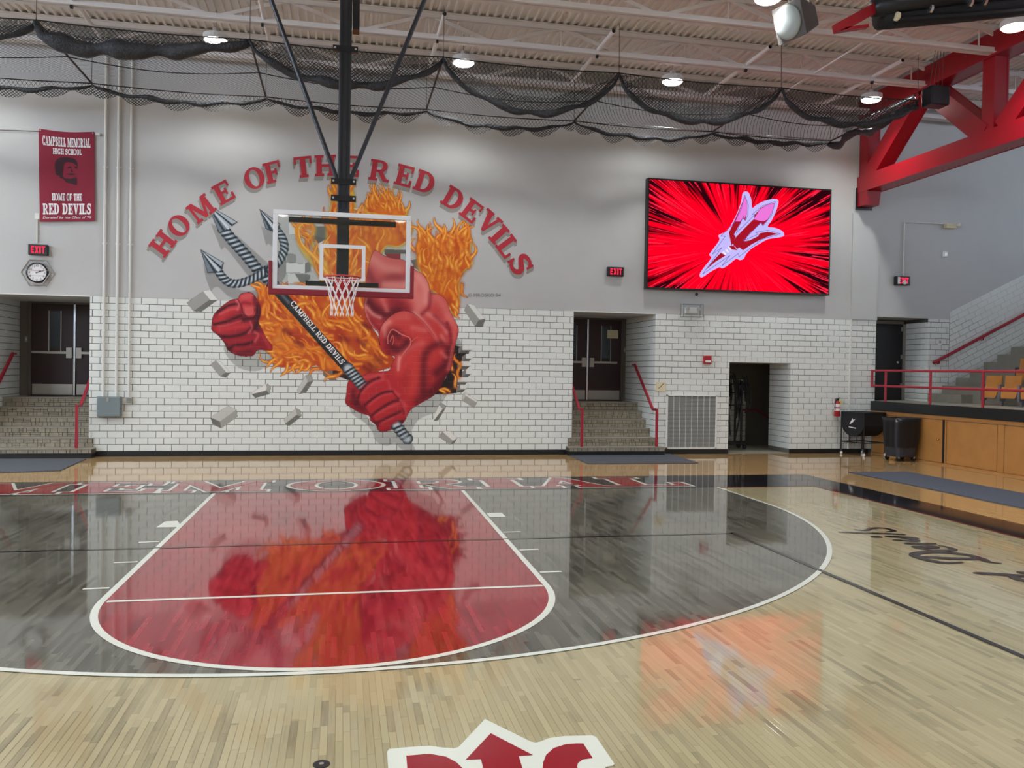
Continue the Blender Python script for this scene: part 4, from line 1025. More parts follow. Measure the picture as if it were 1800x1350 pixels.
# electrical boxes and conduits
jb = thing('junction_box', W(190, 733), 'large grey electrical box at the foot of the two left conduits', 'electrical box')
b_ = wbox(170, 697, 212, 733, .4); MB().box(*b_).build('body', M['grey_box'], jb, bevel=.03)
lid = MB().box(b_[0]+.04, b_[1]-.04, b_[2]-.05, b_[2]+.01, b_[4]+.04, b_[5]-.04).build('lid', M['grey_box'], jb, bevel=.02)
h_ = wbox(187, 699, 191, 706, .47); MB().box(h_[0], h_[1], YW-.48, YW-.44, h_[4], h_[5]).build('hasp', M['steel'], lid)
j2 = thing('outlet_box', W(226, 708), 'small grey outlet box at the foot of the right conduit', 'electrical box')
b2 = wbox(221, 698, 231.5, 708, .3); MB().box(*b2).build('body', M['steel'], j2, bevel=.03); MB().box(b2[0]+.08, b2[1]-.08, b2[2]-.03, b2[2], b2[4]+.08, b2[5]-.08).build('face_plate', M['grey_box'], j2)
for n_, (px, zb2) in enumerate(((182, b_[5]), (205, b_[5]), (227, b2[5]))):
    x = W(px, 600, YW-.12)[0]
    cd = MB().tube([(x, YW-.12, zb2-.02), (x, YW-.12, ZC-.2)], .085 if n_ < 2 else .07, 8).build('conduit', M['conduit'])
    tag(cd, ('white wall conduit, left one of the two entering the large grey box', 'white wall conduit, right one of the two entering the large grey box', 'thin white wall conduit running down to the small outlet box')[n_], 'conduit')
    for z in (5, 9, 14, 19, 24): MB().box(x-.16, x+.16, YW-.05, YW-.0, z, z+.1).build('strap', M['conduit'], cd)
ec = MB().tube([(W(66, 410)[0], YW-.06, 13.9), (W(66, 410)[0], YW-.06, 15.5)], .05, 6).build('conduit', M['conduit']); tag(ec, 'short thin conduit between the banner and the left exit sign', 'conduit')
MB().box(W(66, 410)[0]-.14, W(66, 410)[0]+.14, YW-.12, YW, 15.4, 15.8).build('coupling', M['conduit'], ec)

# fire alarm, plates, switches
fa = thing('fire_alarm_pull', W(1244, 640), 'small red fire alarm pull station between vent and storage opening', 'fire alarm')
b_ = wbox(1238, 625, 1251, 640, .25); MB().box(*b_).build('body', M['fire_red'], fa, bevel=.03); MB().box(b_[0]+.1, b_[1]-.1, b_[2]-.06, b_[2], b_[4]+.12, b_[4]+.28).build('pull_handle', M['print_white'], fa)
cp = MB().box(*wbox(1153.5, 671.5, 1170, 688, .06)).build('sign_plate', M['cream']); tag(cp, 'square cream sign plate above the vent grille corner', 'sign')
q0 = [W(1157, 683, YW-.07), W(1158.5, 683, YW-.07), W(1167.5, 674, YW-.07), W(1166, 674, YW-.07)]; MB().poly(q0).build('stair_symbol', M['print_dark'], cp)
for (x0_, y0_, x1_, y1_, lb) in ((1649.5, 596, 1655.5, 606, 'small switch plate on the tile beside the platform door'), (1658.5, 441.5, 1666, 452, 'small outlet plate on the painted wall above the bleacher handrail')):
    b_ = wbox(x0_, y0_, x1_, y1_, .08); sw = MB().box(*b_).build('wall_plate', M['white_plastic']); MB().box(b_[0]+.08, b_[1]-.08, b_[2]-.03, b_[2], b_[4]+.12, b_[5]-.12).build('rocker', M['steel'], sw); tag(sw, lb, 'switch')
# fire extinguisher
ex, ez = W(1471.5, 730, YW-.25)[0], W(1471.5, 732, YW-.25)[2]
fe = thing('fire_extinguisher', (ex, YW-.25, ez), 'red fire extinguisher with a yellow tag hanging on the tile', 'fire extinguisher')
MB().lathe((ex, YW-.25, ez), [(.2, 0), (.23, .04), (.23, 1.0), (.2, 1.12), (.1, 1.2), (.07, 1.26)], 18).build('cylinder', M['fire_red'], fe, smooth=True)
MB().lathe((ex, YW-.25, ez+.45), [(.236, 0), (.236, .2)], 18).lathe((ex, YW-.25, ez+.75), [(.236, 0), (.236, .24)], 18).build('paper_label', M['print_white'], fe)
MB().box(ex-.08, ex+.1, YW-.33, YW-.17, ez+1.24, ez+1.4).bar((ex, YW-.25, ez+1.38), (ex+.25, YW-.25, ez+1.48), .06, .05).build('valve', M['black_metal'], fe)
MB().tube([(ex-.05, YW-.3, ez+1.3), (ex-.25, YW-.35, ez+1.15), (ex-.28, YW-.35, ez+.7), (ex-.24, YW-.33, ez+.5)], .035, 7).build('hose', M['black'], fe)
MB().prism([(ex+.05, YW-.36, ez+1.25), (ex+.16, YW-.36, ez+1.3), (ex+.38, YW-.38, ez+1.0), (ex+.27, YW-.38, ez+.95)], (0, .01, 0)).build('inspection_tag', M['yellow'], fe)
MB().box(ex-.08, ex+.08, YW-.04, YW, ez+.9, ez+1.4).build('wall_hook', M['steel'], fe)
# emergency light under a clear cover
b_ = wbox(1202, 534, 1236, 557, .55)
el = thing('emergency_light', (b_[0], YW, b_[4]), 'white emergency light under a clear cover below the screen', 'emergency light')
MB().box(b_[0]+.3, b_[1]-.3, YW-.3, YW, b_[4]+.25, b_[4]+.7).build('battery_case', M['white_plastic'], el, bevel=.05)
for s in (.35, 1.25): MB().lathe((b_[0]+s, YW-.35, b_[4]+.62), [(.08, 0), (.16, .1), (.16, .14)], 14, (0, -1, -.3)).build('lamp_head', M['white_plastic'], el)
cv = MB(); r_ = .02
e = [(b_[0], b_[2]), (b_[1], b_[2]), (b_[1], YW), (b_[0], YW)]
for z in (b_[4], b_[5]):
    for k in range(4): cv.bar((*e[k], z), (*e[(k+1) % 4], z), r_*1.5, r_*1.5)
for k in range(4): cv.bar((*e[k], b_[4]), (*e[k], b_[5]), r_*1.5, r_*1.5, (1, 0, 0))
cv.build('cover_edge', M['grey_box'], el)
MB().poly([(b_[0]+.02, b_[2], b_[4]+.02), (b_[1]-.02, b_[2], b_[4]+.02), (b_[1]-.02, b_[2], b_[5]-.02), (b_[0]+.02, b_[2], b_[5]-.02)]).build('cover_pane', M['clear'], el)
# exit signs
def exit_sign(x0_, y0_, x1_, y1_, label, dep=.3):
    b_ = wbox(x0_, y0_, x1_, y1_, dep)
    t = thing('exit_sign', ((b_[0]+b_[1])/2, YW, b_[4]), label, 'exit sign')
    MB().box(*b_).build('housing', M['black_metal'], t, bevel=.04)
    w, h = b_[1]-b_[0], b_[5]-b_[4]
    tx = MB(); xx = b_[0]+w*.16
    for ch, cw in (('E', .16), ('X', .18), ('I', .07), ('T', .17)):
        H_, Wd = h*.66, w*cw; zb2 = b_[4]+h*.17; k = Wd*.3 if ch != 'I' else Wd
        R_ = lambda u0, v0, u1, v1: tx.poly([(xx+u0, b_[2]-.012, zb2+v0), (xx+u1, b_[2]-.012, zb2+v0), (xx+u1, b_[2]-.012, zb2+v1), (xx+u0, b_[2]-.012, zb2+v1)])
        if ch == 'E':
            R_(0, 0, k, H_); R_(k, 0, Wd, H_*.18); R_(k, H_*.41, Wd*.85, H_*.59); R_(k, H_*.82, Wd, H_)
        elif ch == 'I': R_(0, 0, Wd, H_)
        elif ch == 'T': R_(0, H_*.82, Wd, H_); R_(Wd*.35, 0, Wd*.65, H_*.82)
        else:
            for s in (0, 1):
                P4 = [(0, 0), (k, 0), (Wd, H_), (Wd-k, H_)]; P4 = [(Wd-u, v) for u, v in P4] if s else P4
                tx.poly([(xx+u, b_[2]-.012-.003*s, zb2+v) for u, v in P4])
        xx += Wd+w*.045
    tx.build('exit_lettering', M['exit_red'], t); return t, b_
exit_sign(49, 428.5, 83.5, 449, 'black exit sign with red letters above the wall clock')
exit_sign(1068.5, 468.5, 1096.5, 486, 'black exit sign with red letters between mural and screen')
t_, b_ = exit_sign(1576, 485, 1600, 501.5, 'black exit sign with emergency lamp right of the screen pier', .35)
MB().lathe(((b_[0]+b_[1])/2+.08, b_[2], b_[4]+.2), [(.16, 0), (.16, .1), (.1, .14)], 14, (0, -1, 0)).build('emergency_lamp', M['print_white'], t_)
MB().box(b_[0]+.12, b_[0]+.28, b_[2]-.05, b_[2], b_[4]+.08, b_[5]-.06).build('side_lamp', M['print_white'], t_)
cx_ = W(1589, 440, YW-.08)
c3 = MB().tube([(cx_[0], YW-.08, b_[5]), (cx_[0], YW-.08, W(1589, 391)[2]), (W(1670, 394)[0], YW-.08, W(1670, 394.5)[2])], .05, 6).build('conduit', M['conduit']); tag(c3, 'bent grey conduit rising from the right exit sign', 'conduit')
b_ = wbox(1668, 391, 1686, 401, .6)
wl = thing('wall_floodlight', (b_[0], YW, b_[4]), 'small pale floodlight fixture on the wall right of the truss shoe', 'floodlight')
MB().box(b_[0], b_[1], YW-.35, YW, b_[4], b_[5]).build('housing', M['cream'], wl, bevel=.04)
MB().lathe((b_[1], YW-.3, (b_[4]+b_[5])/2+.1), [(.06, 0), (.16, .15), (.18, .3)], 12, (.8, -.5, 0)).build('lamp_head', M['white_plastic'], wl)
# clock and its wire guard
cc = Vector(W(64.5, 479, YW-.25)); rr_ = .66
ck = thing('wall_clock', (cc.x, YW, cc.z-rr_), 'round black rimmed wall clock inside a wire guard', 'clock')
MB().lathe((cc.x, YW, cc.z), [(rr_, 0), (rr_, .22), (rr_-.08, .26), (rr_-.1, .2)], 32, (0, -1, 0)).build('case', M['black_metal'], ck)
MB().lathe((cc.x, YW, cc.z), [(rr_-.09, .19), (rr_-.09, .205)], 32, (0, -1, 0)).build('dial', M['print_white'], ck)
hd = MB()
for ang, ln, wd in ((62, .26, .045), (72, .42, .03)):
    a = math.radians(ang); d = Vector((math.sin(a), 0, math.cos(a))); n_ = Vector((d.z, 0, -d.x))*wd/2; p = Vector((cc.x, YW-.215, cc.z))
    hd.poly([p-d*.08+n_, p+d*ln+n_, p+d*ln-n_, p-d*.08-n_])
hd.build('hands', M['black_metal'], ck)
gd = MB(); hexp = []
for k in range(6):
    a = math.pi/3*k; hexp.append((cc.x+.98*math.cos(a)*1.02, cc.z+.95*math.sin(a)))
for dep in (.02, .42):
    gd.tube([(x, YW-dep, z) for x, z in [(cc.x+(x-cc.x)*(1 if dep < .1 else .86), cc.z+(z-cc.z)*(1 if dep < .1 else .86)) for x, z in hexp]], .02, 5, closed=True)
for x, z in hexp: gd.tube([(x, YW-.02, z), (cc.x+(x-cc.x)*.86, YW-.42, cc.z+(z-cc.z)*.86)], .018, 5)
for k in (-2, -1, 0, 1, 2):
    gd.tube([(cc.x+k*.19, YW-.43, cc.z-.7), (cc.x+k*.19, YW-.02, cc.z-.8)], .012, 4)
for z in (-.22, .12): gd.tube([(cc.x-.74, YW-.43, cc.z+z), (cc.x+.74, YW-.43, cc.z+z)], .012, 4)
gd.build('wire_guard', M['steel'], ck)

# ================================================================== LETTERING
def _rect(a, b, c, d): return [(a, b), (c, b), (c, d), (a, d)]
def _ring(cx, cy, rx, ry, tx, ty, a0, a1, n=20):
    out = []
    for i in range(n):
        u, v = math.radians(a0+(a1-a0)*i/n), math.radians(a0+(a1-a0)*(i+1)/n)
        out.append([(cx+rx*math.cos(u), cy+ry*math.sin(u)), (cx+rx*math.cos(v), cy+ry*math.sin(v)), (cx+(rx-tx)*math.cos(v), cy+(ry-ty)*math.sin(v)), (cx+(rx-tx)*math.cos(u), cy+(ry-ty)*math.sin(u))])
    return out
def _stroke(pts, w):
    out = []; n = len(pts)
    for i in range(n-1):
        (x0, y0), (x1, y1) = pts[i], pts[i+1]
        def nr(k):
            a, b = pts[max(k-1, 0)], pts[min(k+1, n-1)]; d = math.hypot(b[0]-a[0], b[1]-a[1]) or 1
            return (-(b[1]-a[1])/d, (b[0]-a[0])/d)
        wa, wb2 = (w[i], w[i+1]) if isinstance(w, (list, tuple)) else (w, w)
        na, nb = nr(i), nr(i+1)
        out.append([(x0-na[0]*wa/2, y0-na[1]*wa/2), (x1-nb[0]*wb2/2, y1-nb[1]*wb2/2), (x1+nb[0]*wb2/2, y1+nb[1]*wb2/2), (x0+na[0]*wa/2, y0+na[1]*wa/2)])
    return out
def glyph(ch, t=.25, s=.13, o=.09):
    """bold slab serif capitals, cap height 1; returns polygons and advance width"""
    R = _rect; G = []
    def stem(x): return [R(x, 0, x+t, 1)]
    def foot(x, l=o, r=o): return [R(x-l, 0, x+t+r, s)]
    def head(x, l=o, r=o): return [R(x-l, 1-s, x+t+r, 1)]
    if ch == 'H': return stem(.09)+stem(.68)+foot(.09)+foot(.68)+head(.09)+head(.68)+[R(.3, .43, .7, .57)], 1.02
    if ch == 'I': return stem(.1)+foot(.1)+head(.1), .45
    if ch == 'E': return stem(.09)+[R(0, 0, .82, s), R(0, 1-s, .8, 1), R(.3, .44, .58, .57), R(.5, .34, .6, .67), R(.7, 0, .82, .34), R(.7, .68, .8, 1)], .84
    if ch == 'F': return stem(.09)+[R(0, 0, .46, s), R(0, 1-s, .8, 1), R(.3, .43, .58, .56), R(.5, .33, .6, .66), R(.7, .66, .8, 1)], .8
    if ch == 'L': return stem(.09)+head(.09)+[R(0, 0, .8, s), R(.68, 0, .8, .38)], .82
    if ch == 'T': return stem(.33)+foot(.33)+[R(.03, 1-s, .88, 1), R(.03, .64, .13, 1), R(.78, .64, .88, 1)], .91
    if ch == 'O': return _ring(.48, .5, .48, .52, .25, .11, 0, 360, 36), .96
    if ch == 'D': return stem(.09)+[R(0, 0, .45, s), R(0, 1-s, .45, 1)]+_ring(.42, .5, .5, .5, .26, .13, -90, 90, 20), .94
    if ch == 'P': return stem(.09)+foot(.09)+[R(0, 1-s, .45, 1), R(.3, .40, .45, .52)]+_ring(.44, .70, .40, .30, .23, .12, -90, 90, 16), .86
    if ch == 'B': return stem(.09)+[R(0, 1-s, .45, 1), R(0, 0, .45, s), R(.3, .46, .45, .57)]+_ring(.44, .745, .36, .255, .22, .12, -90, 90, 16)+_ring(.44, .285, .42, .285, .23, .12, -90, 90, 16), .88
    if ch == 'R': return stem(.09)+foot(.09)+[R(0, 1-s, .45, 1), R(.3, .42, .45, .53)]+_ring(.44, .71, .40, .29, .23, .11, -90, 90, 16)+[[(.40, .46), (.62, .50), (.86, s), (.98, s), (.98, 0), (.70, 0)]], 1.0
    if ch == 'M': return [R(.09, 0, .23, 1), R(.90, 0, 1.15, 1), R(0, 0, .36, s), R(.80, 0, 1.25, s), R(0, 1-s, .3, 1), R(.95, 1-s, 1.25, 1), [(.09, 1), (.36, 1), (.74, .12), (.54, .02)], [(.92, 1), (1.08, 1), (.70, .02), (.54, .02)]], 1.27
    if ch == 'N': return [R(.09, 0, .23, 1), R(.72, 0, .86, 1), R(0, 0, .34, s), R(.62, 1-s, .96, 1), R(0, 1-s, .3, 1), [(.09, 1), (.36, 1), (.86, .1), (.86, 0), (.66, 0)]], .98
    if ch == 'V': return [[(.10, 1), (.38, 1), (.60, .2), (.50, 0), (.44, 0)], [(.74, 1), (.90, 1), (.58, 0), (.44, 0)], R(0, 1-s, .46, 1), R(.64, 1-s, 1.0, 1)], 1.0
    if ch == 'A': return [[(.44, 1), (.60, 1), (.97, 0), (.68, 0)], [(.44, 1), (.55, .86), (.24, 0), (.10, 0)], R(.28, .26, .74, .38), R(0, 0, .36, s), R(.58, 0, 1.06, s)], 1.06
    if ch == 'C': return _ring(.48, .5, .48, .52, .26, .12, 40, 320, 26)+[R(.74, .66, .86, 1), R(.74, 0, .86, .30)], .9
    if ch == 'G': return _ring(.48, .5, .48, .52, .26, .12, 40, 330, 26)+[R(.74, .66, .86, 1), R(.62, .05, .88, .45), R(.52, .36, .96, .48)], .96
    if ch == 'S':
        p = cr([(.70, .74), (.60, .90), (.40, .93), (.20, .85), (.18, .68), (.36, .55), (.58, .44), (.66, .28), (.56, .11), (.36, .06), (.16, .14), (.10, .28)], 4)
        n = len(p); return _stroke(p, [.10+.15*math.sin(math.pi*i/(n-1)) for i in range(n)])+[R(.66, .64, .76, 1), R(.03, 0, .13, .36)], .80
    return [], .42
def expand(poly, d):
    n = len(poly); A2 = sum(poly[i][0]*poly[(i+1) % n][1]-poly[(i+1) % n][0]*poly[i][1] for i in range(n))
    P = poly if A2 > 0 else poly[::-1]; out = []
    for i in range(n):
        a, b, c = Vector(P[i-1]), Vector(P[i]), Vector(P[(i+1) % n]); e1 = (b-a); e2 = (c-b)
        if e1.length < 1e-6 or e2.length < 1e-6: out.append(tuple(b)); continue
        e1.normalize(); e2.normalize(); n1 = Vector((e1.y, -e1.x)); n2 = Vector((e2.y, -e2.x)); k = 1+n1.dot(n2)
        m = (n1+n2)/max(k, .45); out.append((b.x+m.x*d, b.y+m.y*d))
    return out
def put(mb, polys, fn, d=0.0, out=(0, -.0008, 0)):
    for k, q in enumerate(polys):              # overlapping strokes are stacked a hair apart
        q = expand(q, d) if d else q
        mb.poly([tuple(c+o*(k % 8) for c, o in zip(fn(*p), out)) for p in q])
def text_mesh(s):
    cu = bpy.data.curves.new('txt', 'FONT'); cu.body = s; cu.align_x = 'LEFT'; cu.resolution_u = 3
    ob = bpy.data.objects.new('txt', cu); col.objects.link(ob)
    dg = bpy.context.evaluated_depsgraph_get(); me = bpy.data.meshes.new_from_object(ob.evaluated_get(dg))
    V = [(v.co.x, v.co.y) for v in me.vertices]; Fc = [tuple(p.vertices) for p in me.polygons]
    bpy.data.objects.remove(ob); bpy.data.curves.remove(cu); bpy.data.meshes.remove(me)
    return V, Fc
# ---- HOME OF THE RED DEVILS on the wall
al = thing('wall_lettering', W(592, 310), 'arched painted words HOME OF THE RED DEVILS with grey drop shadows', 'lettering')
LET = [('H', 286, 428, 53), ('O', 314.5, 396.5, 47), ('M', 354, 366.5, 38), ('E', 393, 338, 29), ('O', 447, 313, 19), ('F', 479.5, 302.5, 14), ('T', 533, 293.5, 6), ('H', 572, 291, 1.5), ('E', 616.5, 292, -3),
       ('R', 668, 300, -9), ('E', 711, 309, -15), ('D', 747, 320, -20), ('D', 797, 349, -31), ('E', 829, 370.5, -37), ('V', 859, 391, -42), ('I', 877, 412, -48), ('L', 893.5, 433.5, -54), ('S', 915, 464, -61)]
for ch, x, y, rot in LET:
    G, w = glyph(ch); H_ = 37.0; a = math.radians(rot); ca, sa = math.cos(a), math.sin(a)
    kx = {'M': .93, 'I': 1.1, 'S': 1.12, 'L': 1.0}.get(ch, 1.0)
    def fn(u, v, dx=0, dy=0, Y=YW-.016):
        gx_, gy_ = (u-w/2)*H_*kx, (v-.5)*H_
        return W(x+gx_*ca-gy_*sa+dx, y-(gx_*sa+gy_*ca)+dy, Y)
    m = MB(); put(m, G, fn); lo = m.build('letter', M['letter_red'], al)
    m = MB()
    for k in (1.0, .5): put(m, G, lambda u, v: fn(u, v, -1.5*k+ (rot*-.02), 7.5*k, YW-.002-.009*(1-k)), out=(0, -.0005, 0))
    m.build('letter_shadow', M['letter_grey'], lo)
# ---- signature
V, Fc = text_mesh('\u00a9 MROSKO 04'); mw = max(v[0] for v in V)
sg_ = MB().add([W(823+57*vx/mw, 521.5-8.0*vy+.0*vx, YW-.01) for vx, vy in V], Fc).build('mural_signature', M['pencil']); tag(sg_, 'small grey painted signature right of the flames', 'signature')

# ---- banner
def BN(u, v, d=0.0):
    """banner cloth: u across, v up, both 0..1"""
    p00, p10, p11, p01 = W(70, 389.5, YW-.1), W(167, 388.5, YW-.1), W(166, 231.5, YW-.1), W(68, 226, YW-.1)
    x = (p00[0]*(1-u)+p10[0]*u)*(1-v)+(p01[0]*(1-u)+p11[0]*u)*v; z = (p00[2]*(1-u)+p10[2]*u)*(1-v)+(p01[2]*(1-u)+p11[2]*u)*v
    return (x, YW-.09-.035*math.sin(7*u+1.5*v)-.03*math.sin(3*v+2*u)-d, z-.10*math.sin(math.pi*u)*(v**6))
bn = thing('school_banner', W(118, 389), 'tall maroon cloth banner with white school lettering above the exit sign', 'banner')
n = 16; gridv = [BN(i/n, j/n) for j in range(n+1) for i in range(n+1)]; NN = len(gridv)
MB().add(gridv+[(p[0], p[1]+.02, p[2]) for p in gridv], [(j*(n+1)+i, j*(n+1)+i+1, (j+1)*(n+1)+i+1, (j+1)*(n+1)+i) for j in range(n) for i in range(n)]+[(NN+j*(n+1)+i, NN+(j+1)*(n+1)+i, NN+(j+1)*(n+1)+i+1, NN+j*(n+1)+i+1) for j in range(n) for i in range(n)]).build('cloth', M['banner'], bn, smooth=True)
def banner_line(s, u0, u1, v0, v1, skew=0.0):
    adv = []; x = 0
    for ch in s: G, w = glyph(ch, t=.3, s=.15); adv.append((G, x, w)); x += w+.06
    for G, xo, w in adv:
        if not G: continue
        m = MB(); put(m, G, lambda a, b: BN(u0+(u1-u0)*(xo+a)/x, v0+(v1-v0)*b+skew*(xo+a)/x, .012)); m.build('letter', M['print_white'], bn)
banner_line('CAMPBELL MEMORIAL', .07, .93, .825, .93, -.005); banner_line('HIGH SCHOOL', .25, .77, .735, .80)
banner_line('HOME OF THE', .23, .77, .225, .305); banner_line('RED DEVILS', .06, .94, .075, .195)
V, Fc = text_mesh("Donated by the Class of '76"); mw = max(v[0] for v in V)
MB().add([BN(.05+.88*vx/mw+.02*vy, .03+.035*vy, .012) for vx, vy in V], Fc).build('dedication', M['print_white'], bn)
hd_ = [(.30,.52),(.28,.60),(.30,.66),(.38,.70),(.52,.705),(.64,.69),(.68,.65),(.69,.60),(.66,.62),(.60,.645),(.48,.65),(.44,.62),(.43,.56),(.42,.50),(.46,.475),(.56,.47),(.66,.485),(.67,.44),(.66,.40),(.58,.415),(.48,.43),(.44,.46),(.37,.48),(.36,.50),(.33,.50)]
MB().poly([BN(u, v, .010) for u, v in cr(hd_, 3, True)]).build('dark_emblem', M['print_dark'], bn)
for pts in ([(.50,.595),(.56,.605),(.58,.59),(.52,.58)], [(.63,.61),(.69,.60),(.68,.58),(.64,.585)], [(.47,.52),(.58,.53),(.66,.52),(.58,.51)], [(.57,.585),(.60,.55),(.62,.54),(.57,.54)]):
    MB().poly([BN(u, v, .011) for u, v in pts]).build('emblem_detail', M['print_dark'], bn)
for u in (.03, .97): MB().lathe(BN(u, .985), [(.05, -.02), (.05, .02)], 10, (0, -1, 0)).build('grommet', M['steel'], bn)
rp_ = MB().tube([W(-40, 227, YW-.1), W(69, 231, YW-.1)], .025, 5).build('banner_cord', M['rope']); tag(rp_, 'dark cord running left from the top of the banner', 'cord')
hk = MB().box(*wbox(168, 233, 175, 238, .2)).build('wall_hook', M['conduit']); tag(hk, 'small wall bracket at the top right corner of the banner', 'bracket')

# ---- clock numerals
for k in range(1, 13):
    V, Fc = text_mesh(str(k)); w = max(v[0] for v in V); a = math.radians(30*k); r_ = .45
    MB().add([(cc.x+r_*math.sin(a)+(vx-w/2)*.2, YW-.212, cc.z+r_*math.cos(a)+(vy-.35)*.2) for vx, vy in V], Fc).build('numeral', M['black_metal'], ck)

# ---- MEMORIAL on the baseline band (CAMPBELL lies further left, out of the picture)
bw = MB(); 
spans = [('M', -92, 96), ('E', 102, 270), ('M', 279, 470), ('O', 505, 675), ('R', 688, 847), ('I', 851, 944), ('A', 948, 1096), ('L', 1096, 1234)]
for ch, pa_, pb_ in spans:
    G, w = glyph(ch, t=.25, s=.14); y0_, y1_ = .30, 4.15
    xa = F(pa_, 870.5-(pa_)*.0085)[0]; xb_ = F(pb_, 870.5-(pb_)*.0085)[0]
    m = MB(); put(m, G, lambda u, v: (xa+(xb_-xa)*u/w, y0_+(y1_-y0_)*v, .0235), out=(0, 0, .0008)); lo = m.build('baseline_letter', M['court_red'], floor)
    m = MB(); put(m, G, lambda u, v: (xa+(xb_-xa)*u/w, y0_+(y1_-y0_)*v, .0125), .042, (0, 0, .0008)); m.build('letter_outline', M['court_white'], lo)

# ---- script on the sideline, painted to be read from the bleachers
def SP(x, y): return F(1480+x/5.625, 820+y/5.625)[:2]
scr = MB()
for pts, w in (([(120,625),(230,632),(300,612),(420,612),(512,636),(440,648)], .22), ([(-40,650),(200,657),(400,664),(560,672),(632,676)], .26), ([(280,692),(330,697),(402,700)], .3), ([(420,692),(600,700),(765,714)], .32),
               ([(500,728),(600,733),(700,740),(742,732),(640,714),(560,704)], .25), ([(612,762),(760,765),(935,766)], .32), ([(770,796),(850,806),(930,800),(880,790),(770,792),(722,797),(800,815),(930,832),(1060,832),(1104,822),(1040,798),(950,782)], .27),
               ([(1198,948),(1050,955),(900,938),(770,905),(715,880),(740,860),(850,848),(1000,850),(1150,865),(1280,885),(1380,915),(1450,945),(1585,962)], .34), ([(790,893),(1000,908),(1200,914),(1370,918)], .34),
               ([(1295,1055),(1500,1065),(1680,1078),(1900,1092)], .34), ([(1690,1088),(1740,1115),(1900,1150)], .34), ([(1730,1052),(1900,1056)], .3)):
    q = cr([SP(*p) for p in pts], 5); n = len(q)
    tp = [min(1, .35+2.2*min(i, n-1-i)/n*2) for i in range(n)]
    ribbon2(q, w, .0125+.0008*len(scr.f)/60, mb=scr, taper=tp)
scr.build('sideline_script', M['court_line_dark'], floor)
# ---- foreground emblem
def LP(x, y): return F(640+x/3.75, 1200+y/3.75)[:2]
em = [(175,700),(158,562),(151,460),(165,441),(300,428),(430,420),(520,432),(590,438),(622,429),(797,243),(1100,393),(1130,399),(1160,393),(1220,369),(1320,356),(1505,351),(1530,362),(1650,538),(1640,552),(1590,560),(1600,640),(1660,760),(1300,830),(900,860),(400,830)]
lgf = paint('court_emblem', [LP(*p) for p in em], M['court_white'], .011)
for pts in ([(278,486),(430,473),(540,492),(610,530),(660,580),(680,680),(640,790),(300,790)], [(835,337),(1115,483),(1020,490),(1090,720),(1100,800),(840,800),(783,562),(770,510),(668,514)], [(1445,405),(1508,503),(1440,512),(1410,535),(1403,562),(1430,620),(1560,700),(1560,780),(1250,800),(1200,640),(1176,562),(1180,530),(1200,480),(1250,435),(1330,410),(1400,405)]):
    MB().poly([(*LP(*p), .0125) for p in pts]).build('emblem_letter', M['court_red'], lgf)

# ================================================================== MURAL (painted flat on the wall)
MX0, MX1, MY0, MY1, MS = 320, 862, 296, 797, 1.0
SS = 2
mw_, mh_ = int((MX1-MX0)/MS), int((MY1-MY0)/MS)
gxs = MX0+(np.arange(mw_*SS)+.5)*MS/SS; gys = MY0+(np.arange(mh_*SS)+.5)*MS/SS
C_ = np.zeros((mh_*SS, mw_*SS, 3)); A_ = np.zeros((mh_*SS, mw_*SS))
def _box(pts, pad):
    xs_ = [p[0] for p in pts]; ys_ = [p[1] for p in pts]
    i0 = int(max(0, (min(xs_)-pad-MX0)*SS/MS)); i1 = int(min(mw_*SS, (max(xs_)+pad-MX0)*SS/MS+1))
    j0 = int(max(0, (min(ys_)-pad-MY0)*SS/MS)); j1 = int(min(mh_*SS, (max(ys_)+pad-MY0)*SS/MS+1))
    return slice(j0, max(j0, j1)), slice(i0, max(i0, i1))
def over(sl2, colr, al):
    c = C_[sl2]; a = A_[sl2]; na = a+al*(1-a); k = np.where(na > 1e-6, al/np.maximum(na, 1e-6), 0)[..., None]
    C_[sl2] = c*(1-k)+np.asarray(colr)*k; A_[sl2] = na
def inside(pts, sl2):
    X, Y = np.meshgrid(gxs[sl2[1]], gys[sl2[0]]); m = np.zeros(X.shape, bool); n = len(pts)
    for i in range(n):
        x0, y0 = pts[i]; x1, y1 = pts[(i+1) % n]
        if y0 == y1: continue
        m ^= ((Y < y0) != (Y < y1)) & (X < x0+(Y-y0)*(x1-x0)/(y1-y0))
    return m
def fill(pts, c, al=1.0, smooth=0):
    if smooth: pts = cr(pts, smooth, True)
    s2 = _box(pts, 1); over(s2, c, inside(pts, s2)*al)
def pathd(pts, s2):
    X, Y = np.meshgrid(gxs[s2[1]], gys[s2[0]]); D = np.full(X.shape, 1e9); T_ = np.zeros(X.shape); Sd = np.zeros(X.shape); Ln = 0.0
    for i in range(len(pts)-1):
        x0, y0 = pts[i]; x1, y1 = pts[i+1]; dx, dy = x1-x0, y1-y0; l = math.hypot(dx, dy) or 1e-6
        t = np.clip(((X-x0)*dx+(Y-y0)*dy)/(l*l), 0, 1); d = np.hypot(X-x0-t*dx, Y-y0-t*dy); k = d < D
        D = np.where(k, d, D); T_ = np.where(k, Ln+t*l, T_); Sd = np.where(k, np.sign(dx*(Y-y0)-dy*(X-x0)), Sd); Ln += l
    return D, T_, Sd, Ln
def stroke(pts, w0, w1, c, al=1.0, mid=None, smooth=4, c2=None):
    """hard-edged tapered brush stroke"""
    if smooth: pts = cr(pts, smooth)
    wm_ = max(w0, w1, mid or 0); s2 = _box(pts, wm_+1); D, T_, Sd, Ln = pathd(pts, s2); u = T_/max(Ln, 1e-6)
    w = w0+(w1-w0)*u if mid is None else np.where(u < .4, w0+(mid-w0)*u/.4, mid+(w1-mid)*(u-.4)/.6)
    over(s2, c, (D < w/2)*al)
BODY = None
